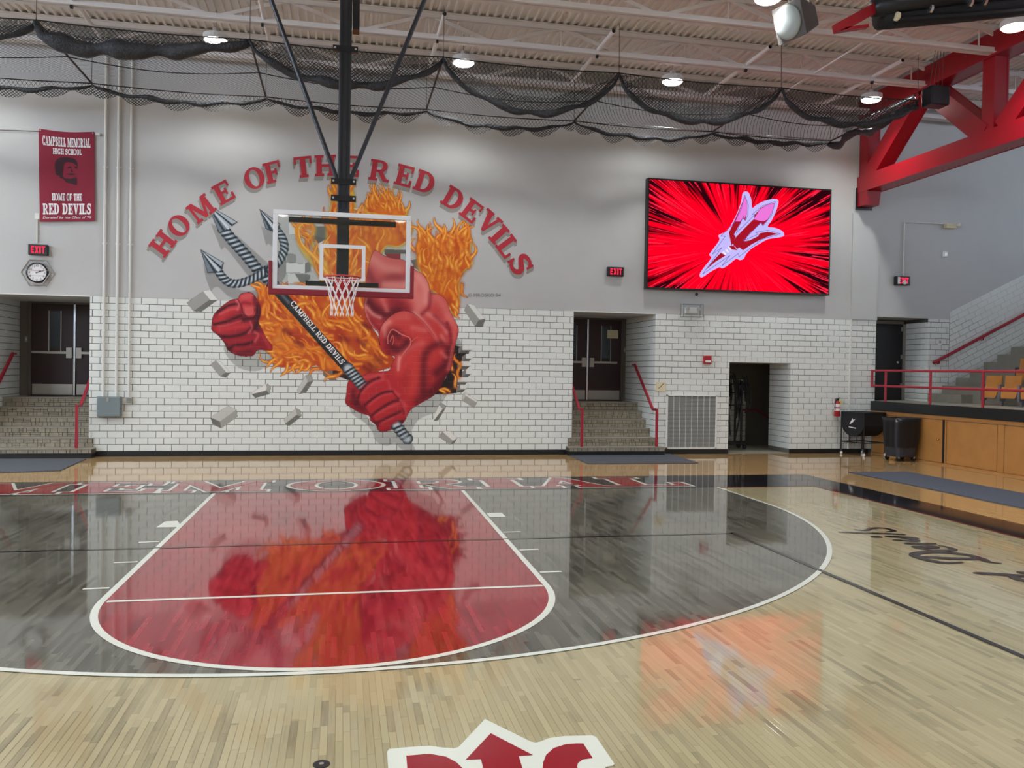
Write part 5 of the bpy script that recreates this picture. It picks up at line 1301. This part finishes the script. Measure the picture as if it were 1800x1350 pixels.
def soft(pts, w, c, al, clipm=None, smooth=4, w1=None):
    """airbrushed stroke, optionally clipped to a shape mask"""
    if smooth and len(pts) > 2: pts = cr(pts, smooth)
    if len(pts) == 1: pts = [pts[0], (pts[0][0]+.1, pts[0][1])]
    s2 = _box(pts, w*2.2); D, T_, Sd, Ln = pathd(pts, s2)
    ww = w if w1 is None else w+(w1-w)*T_/max(Ln, 1e-6)
    a = np.exp(-(D/ww)**2)*al
    if clipm is not None: a = a*clipm[s2]
    over(s2, c, a)
def maskof(pts, smooth=4):
    if smooth: pts = cr(pts, smooth, True)
    m = np.zeros(A_.shape, bool); s2 = _box(pts, 1); m[s2] = inside(pts, s2); return m
rm = random.Random(21)
RED0, RED1, RED2 = (206, 46, 52), (150, 22, 34), (92, 14, 26)
PINK, PINK2 = (226, 126, 118), (240, 160, 146)
OR0, OR1, OR2, OR3 = (176, 52, 22), (224, 104, 28), (242, 152, 44), (252, 202, 88)
SHADE = (70, 68, 64)
# painted shadows on the wall
fill([(395,606),(404,633),(428,650),(458,651),(474,636),(500,640),(490,618),(450,610)], SHADE, .26, 3)
fill([(616,712),(619,728),(640,742),(654,758),(661,776),(680,784),(694,778),(706,790),(730,792),(720,768),(730,745),(742,734),(766,724),(778,706),(785,693),(764,694),(722,720),(700,745),(660,750),(640,725)], SHADE, .25, 3)
fill([(798,600),(806,596),(811,604),(812,622),(800,622)], SHADE, .3, 2)
for dx, dy in ((3, 30),):
    fill([(364+dx+3,360+dy+2),(386+dx,410+dy),(392+dx,404+dy),(398+dx,410+dy),(470+dx-6,505+dy-10),(490,480),(418,395+dy-10)], SHADE, .24)
    fill([(354+dx,440+dy-6),(367+dx,480+dy+2),(372+dx,476+dy),(385,505),(400,520),(430,530),(470,520),(480,500),(440,512),(412,505),(392,462+dy-4)], SHADE, .24, 2)
    fill([(459,398),(468,432),(472,428),(480,434),(480,404)], SHADE, .24)
fill([(490,440),(502,452),(504,478),(494,496),(482,492),(484,450)], SHADE, .3, 3)
# dark hole behind the figure with its broken brick edge
fill([(797,606),(824,614),(824,646),(812,648),(814,664),(804,676),(803,691),(764,693),(784,664),(792,645)], (34, 22, 24))
for (x, y, w) in ((806,612,16),(812,627,11),(804,640,16),(812,654,10),(798,668,18),(802,681,10)):
    fill([(x,y),(x+7,y-5),(x+7,y+3),(x,y+9)], (126,126,122)); fill([(x+7,y-5),(x+w+8,y-5),(x+w+8,y+3.5),(x+7,y+3.5)], (226,226,220)); fill([(x,y+9),(x+7,y+3.5),(x+w+6,y+3.5),(x+w,y+9)], (92,92,90))
fill([(560,640),(640,640),(640,668),(612,668),(584,658),(584,648),(566,648)], (40, 26, 26))
fill([(568,650),(585,650),(585,660),(592,668),(580,668),(568,660)], (110,110,106))
# broken blocks seen through the glass
for q, c in (([(508,392),(552,398),(552,414),(508,412)], (222,222,218)), ([(552,398),(592,398),(592,412),(572,420),(552,414)], (112,112,108)), ([(556,428),(588,416),(590,440),(566,450)], (226,226,222)), ([(545,412),(572,420),(560,428),(548,422)], (96,96,92)),
             ([(505,446),(520,447),(520,462),(505,461)], (150,150,146)), ([(503,462),(536,464),(536,480),(503,479)], (222,222,218)), ([(536,464),(546,458),(546,476),(536,480)], (122,122,118)), ([(506,481),(530,483),(530,500),(506,498)], (218,218,214)), ([(518,481),(545,483),(545,490),(530,500)], (120,120,116)),
             ([(620,366),(640,366),(664,376),(640,376)], (226,226,222)), ([(638,366),(660,368),(666,378),(650,378)], (84,84,80)), ([(632,392),(664,394),(654,408)], (96,98,96)), ([(676,438),(722,440),(722,446),(676,446)], (96,96,90)), ([(676,446),(704,446),(704,460),(684,456)], (150,50,56)),
             ([(722,457),(738,456),(738,476),(728,470)], (104,104,100)), ([(505,498),(512,507),(500,505)], (90,90,88)), ([(478,502),(500,506),(520,506),(520,512),(490,512)], (150,150,148))):
    fill(q, c)
# fire
def flick(x, y, ang, ln, w, clipm=None, bright=1.0):
    n = 9; pts = []; ph = rm.random()*6.28; wob = rm.uniform(.12, .30)
    for k in range(n):
        t = k/(n-1); a = ang+wob*4*math.sin(ph+t*4.0)*(.3+.7*t)
        if k: x += math.cos(a)*ln/(n-1); y -= math.sin(a)*ln/(n-1)
        pts.append((x, y))
    soft(pts, w*1.0, (196, 74, 22), .55, None, 2, w*.3)
    stroke(pts, w*.5, .2, (228, 116, 32), .8, mid=w*1.35, smooth=2)
    soft(pts, w*.5, OR2, .9, None, 2, w*.12)
    if rm.random() < bright: soft(pts[1:], w*.28, OR3, .9, None, 2, w*.08)
def fire(poly, base, num, angf, ln, w, bright, edge=0, glow=True):
    if glow: soft(cr(poly, 3, True)+[poly[0]], 4.5, (236, 196, 70), .75, None, 0)
    if base is not None: fill(poly, base, 1, 3)
    m = maskof(poly, 3); ys_, xs_ = np.nonzero(m[::4, ::4]); idx = list(range(len(xs_))); rm.shuffle(idx)
    if base is not None:
        for i in idx[:num//2]:
            x, y = MX0+xs_[i]*4*MS/SS, MY0+ys_[i]*4*MS/SS; a = angf(x, y)
            soft([(x, y), (x+9*math.cos(a), y-9*math.sin(a)), (x+16*math.cos(a+.5), y-16*math.sin(a+.5))], w*1.5, rm.choice((OR2, OR2, OR0, (238, 170, 60), (206, 84, 26))), .55, m, 3)
    idx = sorted(idx[-num:], key=lambda i: -ys_[i])
    for i in idx:
        x, y = MX0+xs_[i]*4*MS/SS, MY0+ys_[i]*4*MS/SS
        flick(x, y, angf(x, y)+rm.gauss(0, .2), ln*rm.uniform(.6, 1.3), w*rm.uniform(.6, 1.3), None, bright)
up = lambda x, y: math.pi/2
fire([(574,512),(570,470),(579,440),(576,410),(582,370),(590,340),(604,330),(620,345),(624,380),(650,385),(664,372),(690,362),(702,378),(722,395),(716,420),(700,432),(680,430),(668,445),(660,470),(652,500),(640,520),(600,520)], OR1, 85, lambda x, y: math.pi/2+.15*math.sin(x*.08), 38, 6.4, .8)
fire([(586,352),(588,325),(600,312),(616,325),(616,352)], None, 7, up, 26, 5, .9)
fire([(648,372),(650,352),(664,350),(684,340),(700,360),(712,378)], OR1, 22, lambda x, y: math.pi/2+.3, 30, 4.6, .9)
fire([(524,420),(528,398),(540,392),(552,402),(548,425),(560,448),(574,470),(570,498),(556,470),(536,445)], None, 16, lambda x, y: math.pi/2+.45, 30, 5.0, .9)
stroke([(575,480),(556,455),(530,430),(521,405),(530,389),(546,391),(551,406),(541,424)], 9, 3, OR2, 1, mid=7); stroke([(575,480),(556,455),(532,430),(525,405),(533,393),(545,395)], 4, 1, OR3, 1, mid=3)
fire([(738,470),(736,432),(742,410),(752,418),(764,425),(778,428),(790,412),(802,420),(816,412),(826,420),(824,448),(828,462),(816,474),(806,488),(806,515),(803,540),(798,552),(786,532),(770,516),(752,500)], OR1, 70, lambda x, y: math.pi/2+.22*math.sin(x*.11+y*.05), 36, 6.0, .85)
for x, y, a, l in ((738,420,2.0,34),(748,412,1.9,30),(762,425,1.75,30),(778,425,1.5,32),(792,412,1.35,30),(806,412,1.2,34),(822,420,1.3,32),(826,455,1.2,34),(802,545,-1.4,18),(795,535,-1.2,20),(812,500,-1.2,28),(824,470,1.5,26),(728,440,1.7,26)): flick(x, y, a, l, 4.6, None, .9)
arm = [(452,524),(468,508),(486,514),(520,516),(560,520),(600,520),(642,525),(645,560),(664,590),(672,616),(692,628),(690,644),(652,656),(620,664),(596,652),(572,652),(556,642),(534,650),(512,644),(494,646),(482,636),(478,622),(466,594),(456,566),(458,542)]
fire(arm, (186, 66, 28), 150, lambda x, y: (2.45 if y > 560 else 2.05)+.3*math.sin(x*.05+y*.07), 36, 5.4, .55, 0, False)
for x, y, a, l in ((496,632,-2.2,30),(506,638,-1.95,28),(486,630,-2.6,26),(532,640,-2.1,22),(545,640,-2.3,22),(520,640,-2.0,18),(482,618,2.9,22),(474,600,2.7,26),(462,572,2.6,26),(462,520,1.9,20),(472,512,1.7,22),(560,648,-2.7,26),(600,655,-2.9,34),(590,660,-2.6,24)): flick(x, y, a, l, 5.0, None, .6)
for x, y, a, l in ((806,664,1.8,30),(800,680,1.9,26),(795,650,1.4,24),(790,688,2.6,24),(808,640,2.0,22),(782,690,2.4,18)): flick(x, y, a, l, 4.4, None, .8)
# dark spaces inside the fire
for x, y in ((600,592),(630,598),(640,570),(520,600),(540,575),(560,600),(500,580),(575,620),(660,628),(650,640),(640,645)): soft([(x,y),(x+10,y+7)], 5, (104, 18, 24), .6)
# figure: back, arm and right fist
fig = [(642,522),(644,492),(650,460),(659,440),(674,449),(690,454),(711,458),(729,474),(744,483),(753,498),(757,514),(771,517),(784,527),(792,549),(803,570),(806,583),(800,606),(797,627),(793,647),(783,664),(766,692),(737,710),(723,719),(716,730),(708,744),(690,754),(673,759),(664,755),(661,747),(651,739),(649,731),(632,725),(612,713),(607,706),(609,692),(611,674),(617,667),(640,659),(648,655),(672,653),(684,651),(689,640),(694,627),(682,624),(672,616),(666,600),(665,585),(652,572),(643,555),(640,537)]
fig_s = cr(fig, 4, True); fm = maskof(fig, 4)
fill(fig_s, (196, 48, 50))
def grad(m, ys0, ys1, c, amax):
    t = np.clip((gys-ys0)/(ys1-ys0), 0, 1)[:, None]*np.ones((1, mw_*SS)); over((slice(None), slice(None)), c, m*t*amax)
grad(fm, 600, 440, (222, 112, 106), .85)
grad(fm, 620, 750, (136, 18, 32), .8)
D_ = (130, 18, 34); DD = (84, 12, 26); Lt = (228, 118, 110); LL = (242, 160, 148); MR = (214, 64, 60)
S_ = lambda pts, w, c, a, w1=None: soft(pts, w, c, a, fm, 4, w1)
# trapezius / upper back
S_([(655,455),(676,470),(700,474)], 9, LL, .55); S_([(664,500),(690,488),(718,492)], 8, D_, .6); S_([(676,500),(700,502),(722,500)], 9, LL, .65); S_([(648,480),(660,510)], 8, D_, .7)
S_([(735,485),(748,505),(750,530)], 10, LL, .75); S_([(722,500),(735,530),(730,555)], 14, LL, .55); S_([(757,515),(754,540),(742,552)], 4, D_, .6); S_([(768,522),(782,540),(790,565)], 9, Lt, .7)
S_([(646,530),(660,545),(680,552),(700,545)], 13, DD, .85); S_([(672,525),(680,545)], 5, Lt, .7); S_([(645,540),(655,552),(668,558)], 4, LL, .7); S_([(650,565),(664,580)], 7, D_, .7); S_([(690,528),(712,540),(722,556)], 10, D_, .55)
S_([(644,525),(642,545),(650,566),(664,583)], 2.2, LL, .5)
# round shoulder
sh = [(668,606),(666,590),(672,570),(690,553),(710,546),(728,552),(748,570),(762,590),(770,606),(756,620),(738,634),(700,628),(682,624)]
shm = maskof(sh, 4)&fm
over((slice(None), slice(None)), (196, 50, 52), shm*.85)
S2 = lambda pts, w, c, a: soft(pts, w, c, a, shm, 4)
S2([(676,576),(694,560),(714,556)], 12, (222, 100, 94), .8); S2([(700,572),(725,585),(745,600)], 14, MR, .6); S2([(726,576),(746,580)], 6, Lt, .6); S2([(678,590),(676,574),(684,566)], 5, LL, .6)
S2([(684,600),(690,585),(700,590)], 9, DD, .8); S2([(690,612),(705,614),(716,602)], 9, DD, .85); S2([(680,612),(684,622)], 6, D_, .7)
stroke([(682,604),(682,592),(690,579),(706,588),(720,594),(721,606),(710,620),(702,634)], 1.6, 1.6, Lt, .95, mid=2.2); stroke([(686,600),(690,590),(692,598),(690,606)], 2, 1.2, Lt, .8); stroke([(722,602),(728,596),(735,592)], 1.4, .6, Lt, .8)
stroke([(668,606),(666,590),(672,570),(690,553),(710,546),(728,552),(748,570),(764,592)], 1.2, 1.2, DD, .75)
S_([(728,549),(748,568),(764,590),(772,606)], 3.5, LL, .45); S_([(752,552),(774,566),(786,585)], 5, LL, .55); S_([(764,555),(785,575)], 4, D_, .5); S_([(790,555),(800,575),(795,600)], 7, Lt, .6); S_([(786,568),(792,590),(792,610)], 3.5, D_, .75); S_([(776,590),(782,600)], 4, LL, .5)
# upper arm
S_([(700,640),(706,625),(722,612),(742,604)], 7, Lt, .55); S_([(700,655),(716,636),(736,616)], 10, MR, .7); S_([(744,690),(744,650),(750,620),(770,606),(786,612)], 8, DD, .7); S_([(757,640),(764,622),(778,616)], 8, (206, 60, 60), .6); S_([(768,655),(784,640),(790,620)], 9, DD, .8); S_([(730,640),(728,670),(722,690)], 10, (214, 62, 56), .75); S_([(702,628),(700,650)], 3, LL, .7); S_([(776,620),(784,628)], 4, Lt, .6)
S_([(795,610),(792,630),(788,650)], 3.5, Lt, .5); S_([(760,690),(784,662)], 9, DD, .85); S_([(735,705),(760,690)], 7, DD, .6); S_([(690,668),(710,690),(716,712)], 9, (196, 46, 50), .6)
# right fist around the shaft
S_([(622,690),(624,705),(640,718)], 9, DD, .75); S_([(614,680),(613,700)], 4, (176, 44, 56), .7)
for pts, w in (([(634,690),(650,676),(666,668),(680,676)], 9), ([(648,712),(664,698),(686,690),(700,700)], 9), ([(654,730),(676,718),(698,708),(712,718)], 9), ([(668,748),(690,738),(706,728)], 8)):
    S_(pts, w, (190, 40, 50), .85); S_([(p[0]+1, p[1]-5) for p in pts], 3.2, (214, 78, 82), .7)
for pts in ([(640,712),(654,702),(672,692),(690,688)], [(652,730),(668,718),(688,706),(700,702)], [(658,744),(680,734),(702,722)], [(626,712),(634,690),(650,672),(668,666)], [(688,690),(702,706),(710,726)], [(662,748),(690,744),(708,740)]):
    S_(pts, 2.6, DD, .85)
S_([(676,668),(684,676),(686,690)], 2.4, (214, 84, 86), .7); S_([(640,664),(656,662),(672,660)], 4, (214, 80, 80), .7); S_([(702,704),(712,720),(714,732)], 2.4, (206, 76, 80), .6)
stroke(fig_s+[fig_s[0]], .9, .9, DD, .55, smooth=0)
# left fist
fl2 = [(405,528),(418,525),(422,518),(430,514.5),(442,514.5),(451,525),(457,536),(459,547),(456,560),(455,568),(461,580),(468,594),(478,608),(476,616),(454,615),(447,623),(441,626),(419,625),(401,615.5),(396,605),(385,591),(373,581),(372,573),(375,555),(387,541)]
f2s = cr(fl2, 4, True); f2m = maskof(fl2, 4)
fill(f2s, (142, 22, 36))
S3 = lambda pts, w, c, a: soft(pts, w, c, a, f2m, 4)
S3([(382,566),(396,552),(414,542)], 9, (196, 46, 54), .95); S3([(382,580),(408,576),(434,570)], 8, (200, 50, 56), .95); S3([(398,600),(422,599),(440,594)], 9, (164, 30, 42), .9)
S3([(390,546),(404,536),(414,533)], 6, (204, 62, 66), .85); S3([(412,612),(428,616),(440,614)], 5, (172, 38, 48), .8)
S3([(450,540),(455,560),(448,578)], 7, (64, 10, 24), .95); S3([(428,562),(446,558)], 5, (74, 12, 26), .95); S3([(376,588),(390,603),(405,615)], 5, (84, 12, 24), .85); S3([(420,621),(440,618)], 5, (84, 12, 24), .7)
for pts in ([(382,549),(402,537),(418,534)], [(377,570),(398,565),(424,555)], [(384,591),(404,592),(428,587),(442,577)], [(402,614),(412,607),(432,605),(446,600)]): S3(pts, 2.6, (66, 8, 20), .95)
S3([(386,553),(404,544),(416,543)], 2.2, (226, 104, 104), .6); S3([(384,574),(404,570),(424,564)], 2.0, (220, 92, 92), .55); S3([(416,528),(420,536),(418,544)], 2.5, (232, 120, 118), .7); S3([(440,566),(443,576),(437,585)], 2.4, (222, 92, 94), .7); S3([(448,600),(454,589),(448,584)], 3, (216, 86, 92), .8); S3([(462,590),(470,602),(474,612)], 4, (190, 46, 54), .8)
th = [(419,527),(424,518),(434,514.5),(444,517),(450,530),(450,548),(444,557),(434,557),(428,550),(426,538)]
thm = maskof(th, 4); fill(cr(th, 4, True), (200, 54, 60)); S4 = lambda pts, w, c, a: soft(pts, w, c, a, thm, 4)
S4([(428,522),(440,520)], 7, (224, 96, 96), .8); S4([(448,524),(449,545)], 4, DD, .7); S4([(424,536),(428,532),(440,534)], 3, D_, .6); S4([(430,540),(444,540)], 4, (214, 74, 76), .8)
fill([(429,543),(434,541),(444,541),(446,546),(444,554),(436,555),(430,552)], (220, 92, 92), .9, 3); stroke([(429,543),(430,552),(436,555.5),(444,554)], 1, 1, DD, .7); stroke([(419,527),(424,538),(428,550),(434,557),(444,557)], 1.2, 1.2, DD, .8)
stroke(f2s+[f2s[0]], 1.0, 1.0, (80, 12, 24), .6, smooth=0)
# trident
STL = (30, 42, 52)
def rope(pts, w, k=5.5, tilt=.9):
    p = cr(pts, 8); s2 = _box(p, w); D, T_, Sd, Ln = pathd(p, s2); x = Sd*D/(w/2)
    scal = 1+.07*np.cos(2*math.pi*T_/k); m = D < w/2*scal; v = .5+.5*np.cos(2*math.pi*(T_+tilt*Sd*D)/k)
    v = np.clip(v*1.25-.1, 0, 1)*np.clip(1.15-.95*x*x, 0, 1); c = np.array(STL)+(np.array((196, 206, 212))-np.array(STL))*v[..., None]; over(s2, c, m*1.0)
rope([(392,402),(410,424),(430,446),(450,470),(470,490),(484,504)], 19, 9.0, .45)
rope([(382,474),(392,488),(404,497),(420,498),(440,492),(458,482),(472,472)], 14.5, 8.0, .6)
rope([(474,474),(486,464),(496,450),(500,434),(496,418),(486,404)], 14.5, 7.6, .6)
def barb(tip, b1, b2, neck, c1=(186, 196, 204)):
    n1, n2 = neck; mid = ((n1[0]+n2[0])/2, (n1[1]+n2[1])/2)
    fill([tip, b1, n1, mid], (120, 132, 142)); fill([tip, b2, n2, mid], (176, 186, 194))
    stroke([tip, ((tip[0]+n1[0])/2, (tip[1]+n1[1])/2), n1], .6, 4.5, (44, 56, 66), 1, smooth=0); stroke([tip, mid], .6, 5, (206, 214, 220), 1, smooth=0); stroke([tip, ((tip[0]*.4+n2[0]*.6), (tip[1]*.4+n2[1]*.6)), n2], .5, 3.5, (30, 42, 52), 1, smooth=0)
    for b, n_ in ((b1, n1), (b2, n2)): stroke([tip, b], .8, 1.2, (70, 80, 90), 1, smooth=0); stroke([b, ((b[0]+n_[0])/2-1, (b[1]+n_[1])/2), n_], 1.4, 2.4, (60, 72, 82), 1, smooth=0)
barb((364.5,359.5), (385.8,409.3), (417,390.5), ((394,406),(408,396)))
barb((352.5,438.5), (365.3,479.5), (393,461.8), ((378,478),(390,472)))
barb((456.5,368), (467.5,402), (492,394), ((476,404),(490,402)))
sa0, sb0 = (478, 500), (636, 676)
p = [sa0, sb0]; s2 = _box(p, 14); D, T_, Sd, Ln = pathd(p, s2); x = Sd*D/8.6
shd = np.array((34, 38, 42))+np.array((70, 74, 78))*np.exp(-((x+.1)/.35)**2)[..., None]*np.where(T_ < 45, .9, .35)[..., None]; over(s2, shd, (D < 8.6)*1.0)
rope([(612,648),(622,660),(634,674),(640,680)], 20, 6.6, .15); rope([(697,748),(706,760),(716,771)], 19, 7.5, .2)
soft([(712,769)], 6, (150, 166, 172), .8, None, 0)
# hand lies over the shaft
hand = [(628,690),(634,678),(648,666),(668,660),(684,672),(690,690),(700,702),(710,722),(704,740),(684,750),(668,752),(660,742),(652,734),(640,716),(628,704)]
hm = maskof(hand, 4); s2 = (slice(None), slice(None))
for pts, w, c, a in (([(636,696),(654,680),(674,672)], 11, (188, 38, 48), 1), ([(650,716),(668,702),(690,696)], 11, (186, 38, 48), 1), ([(660,734),(682,722),(702,714)], 10, (182, 36, 46), 1), ([(672,748),(692,738)], 8, (172, 30, 42), 1)):
    soft(pts, w, c, a, hm, 4); soft([(q_[0]-1, q_[1]-5) for q_ in pts], 3, (214, 80, 84), .65, hm, 4)
for pts in ([(642,712),(656,700),(674,690),(690,688)], [(654,730),(670,718),(690,706),(702,704)], [(662,744),(682,734),(704,724)], [(628,704),(634,688),(648,672),(666,664)], [(640,716),(650,732),(664,748)]): soft(pts, 2.4, DD, .85, hm, 4)
# flying blocks
G1, G2, G3, G4 = (196,196,190), (160,160,154), (112,112,108), (228,228,222)
for q, c in (([(328,532),(357,512),(370,527.5),(340,546.5)], G2), ([(340,547),(369,526.5),(383,527),(354,548)], G3), ([(357,512),(369,509),(383,527),(370,527.5)], G4),
    ([(370,641),(379.6,633),(398,655),(387,661.5)], G2), ([(387,661.5),(398,654),(405.6,655),(396.6,663.5)], G3), ([(379.6,633),(388,636),(405,655),(398,655)], G4),
    ([(442.5,693),(469.7,686),(474.5,692.5),(449,699.5)], G3), ([(443,690),(468,674),(469.7,686),(442,693)], G4), ([(470,673.5),(476,680),(474,693),(468,686)], G2),
    ([(522,686),(537,660),(541,671),(526,692.7)], G1), ([(526,692.7),(541,671),(551,669),(538,690)], G3), ([(537,659.5),(546.6,657.5),(551,669),(541,672)], G2),
    ([(369.6,733.5),(401,713),(416,720),(386.6,741)], G1), ([(369.6,733.5),(386.6,741),(388.7,753),(374,746)], G3), ([(386.6,741),(415.6,720),(417.6,732),(388.7,753)], G2),
    ([(498.8,737),(520,718),(522,730),(501,745)], G1), ([(501,745),(522,729),(529.5,732),(508.5,748.6)], G3), ([(520,717.5),(528,721),(530,732),(522,730)], G2),
    ([(812.4,704),(819,695.6),(838.5,708),(833.4,717)], G2), ([(811.7,698),(816.5,689.6),(819,696),(813,704)], G1), ([(816.5,689.6),(838,703),(838.5,708),(819,696)], G4),
    ([(761,735),(772,711),(778,719),(764,739)], G4), ([(762,740),(778,719),(783.5,717),(770,739)], G3), ([(771,711),(776,708),(783.5,713),(783,718),(778,719)], G2),
    ([(771,767.5),(777.6,759),(796.6,775),(791,781.5)], G2), ([(791,781.5),(797,774.5),(803.6,770),(799,779)], G3), ([(777.6,759),(790,757),(803.6,770),(796.6,775)], G4),
    ([(816,545.5),(822,534),(845,563),(835,574)], G2), ([(835,574),(842,562),(853,560.5),(848.6,575)], G3), ([(822,534),(833,536),(853,560.5),(843,562)], G4)):
    fill(q, c)
# shaft lettering, crisp strokes laid along the shaft
# average the supersamples and turn them into a painted skin on the wall
A4 = A_.reshape(mh_, SS, mw_, SS).mean(axis=(1, 3)); C4 = (C_*A_[..., None]).reshape(mh_, SS, mw_, SS, 3).mean(axis=(1, 3))/np.maximum(A4, 1e-6)[..., None]
# the block joints telegraph through the paint
cxg = MX0+(np.arange(mw_)+.5)*MS; cyg = MY0+(np.arange(mh_)+.5)*MS
XX, YY = np.meshgrid(cxg, cyg)
def unproj(X, Y, yw):
    d = [CF[k]+CR[k]*((X-CX)/FPX)-CU[k]*((Y-CY)/FPX) for k in range(3)]; t = (yw-CAM[1])/d[1]
    return CAM[0]+t*d[0], CAM[2]+t*d[2]
wx, wz = unproj(XX, YY, YW)
row = np.floor((wz-ZB)/TH); fz = (wz-ZB)/TH-row; fx = (wx+15.58-np.where(row % 2 == 0, .5, 0)) % 1.0
joint = ((np.abs(fz-.5) > .47) | (np.abs(fx-.5) > .49)) & (wz < ZT)
C4 = np.where((joint & (A4 > .6))[..., None], C4*.8+np.array((190, 150, 140))*.2, C4)
c01 = np.clip(C4/255.0, 0, 1); linc = np.where(c01 <= .04045, c01/12.92, ((c01+.055)/1.055)**2.4)
ax_ = MX0+np.arange(mw_+1)*MS; ay_ = MY0+np.arange(mh_+1)*MS; VX, VY = np.meshgrid(ax_, ay_); vx_, vz_ = unproj(VX, VY, YW-.006)
use = A4 > .03; jj, ii = np.nonzero(use)
vid = jj*(mw_+1)+ii; quads = np.stack([vid, vid+(mw_+1), vid+(mw_+2), vid+1], 1)
uq, inv = np.unique(quads, return_inverse=True); quads = inv.reshape(quads.shape)
mo = thing('wall_mural', W(590, 790), 'painted mural of muscular red arms with a trident bursting through bricks and flames', 'mural')
oo = ORG[mo.name]
co = np.stack([vx_.ravel()[uq], np.full(len(uq), YW-.006), vz_.ravel()[uq]], 1)
co = (co-np.array(oo))*S
me = bpy.data.meshes.new('painting'); me.vertices.add(len(co)); me.vertices.foreach_set('co', co.ravel())
nf = len(quads); me.loops.add(nf*4); me.loops.foreach_set('vertex_index', quads.ravel().astype(np.int32)); me.polygons.add(nf)
me.polygons.foreach_set('loop_start', np.arange(nf, dtype=np.int32)*4); me.polygons.foreach_set('loop_total', np.full(nf, 4, dtype=np.int32)); me.update()
ca_ = me.color_attributes.new('paint', 'FLOAT_COLOR', 'CORNER')
rgba = np.concatenate([linc[jj, ii], A4[jj, ii][:, None]], 1); ca_.data.foreach_set('color', np.repeat(rgba, 4, axis=0).astype(np.float32).ravel())
me.materials.append(attr_mat('mural_paint', 'paint', .5)); po = bpy.data.objects.new('painting', me); col.objects.link(po); po.parent = mo
# words along the trident shaft
txt = 'CAMPBELL RED DEVILS'; p0_, p1_ = Vector((513, 531)), Vector((603, 639)); dv = (p1_-p0_); Lp = dv.length; dv.normalize(); nv = Vector((dv.y, -dv.x))
adv = []; x = 0
for ch in txt: G, w = glyph(ch, t=.22, s=.1); adv.append((G, x, w)); x += (w+.07 if G else .5)
for G, xo, w in adv:
    if not G: continue
    m = MB(); put(m, G, lambda u, v: W(*(p0_+dv*((xo+u)/x*Lp)+nv*((v-.5)*9.4+.4)), YW-.014)); m.build('shaft_letter', M['print_white'], mo)
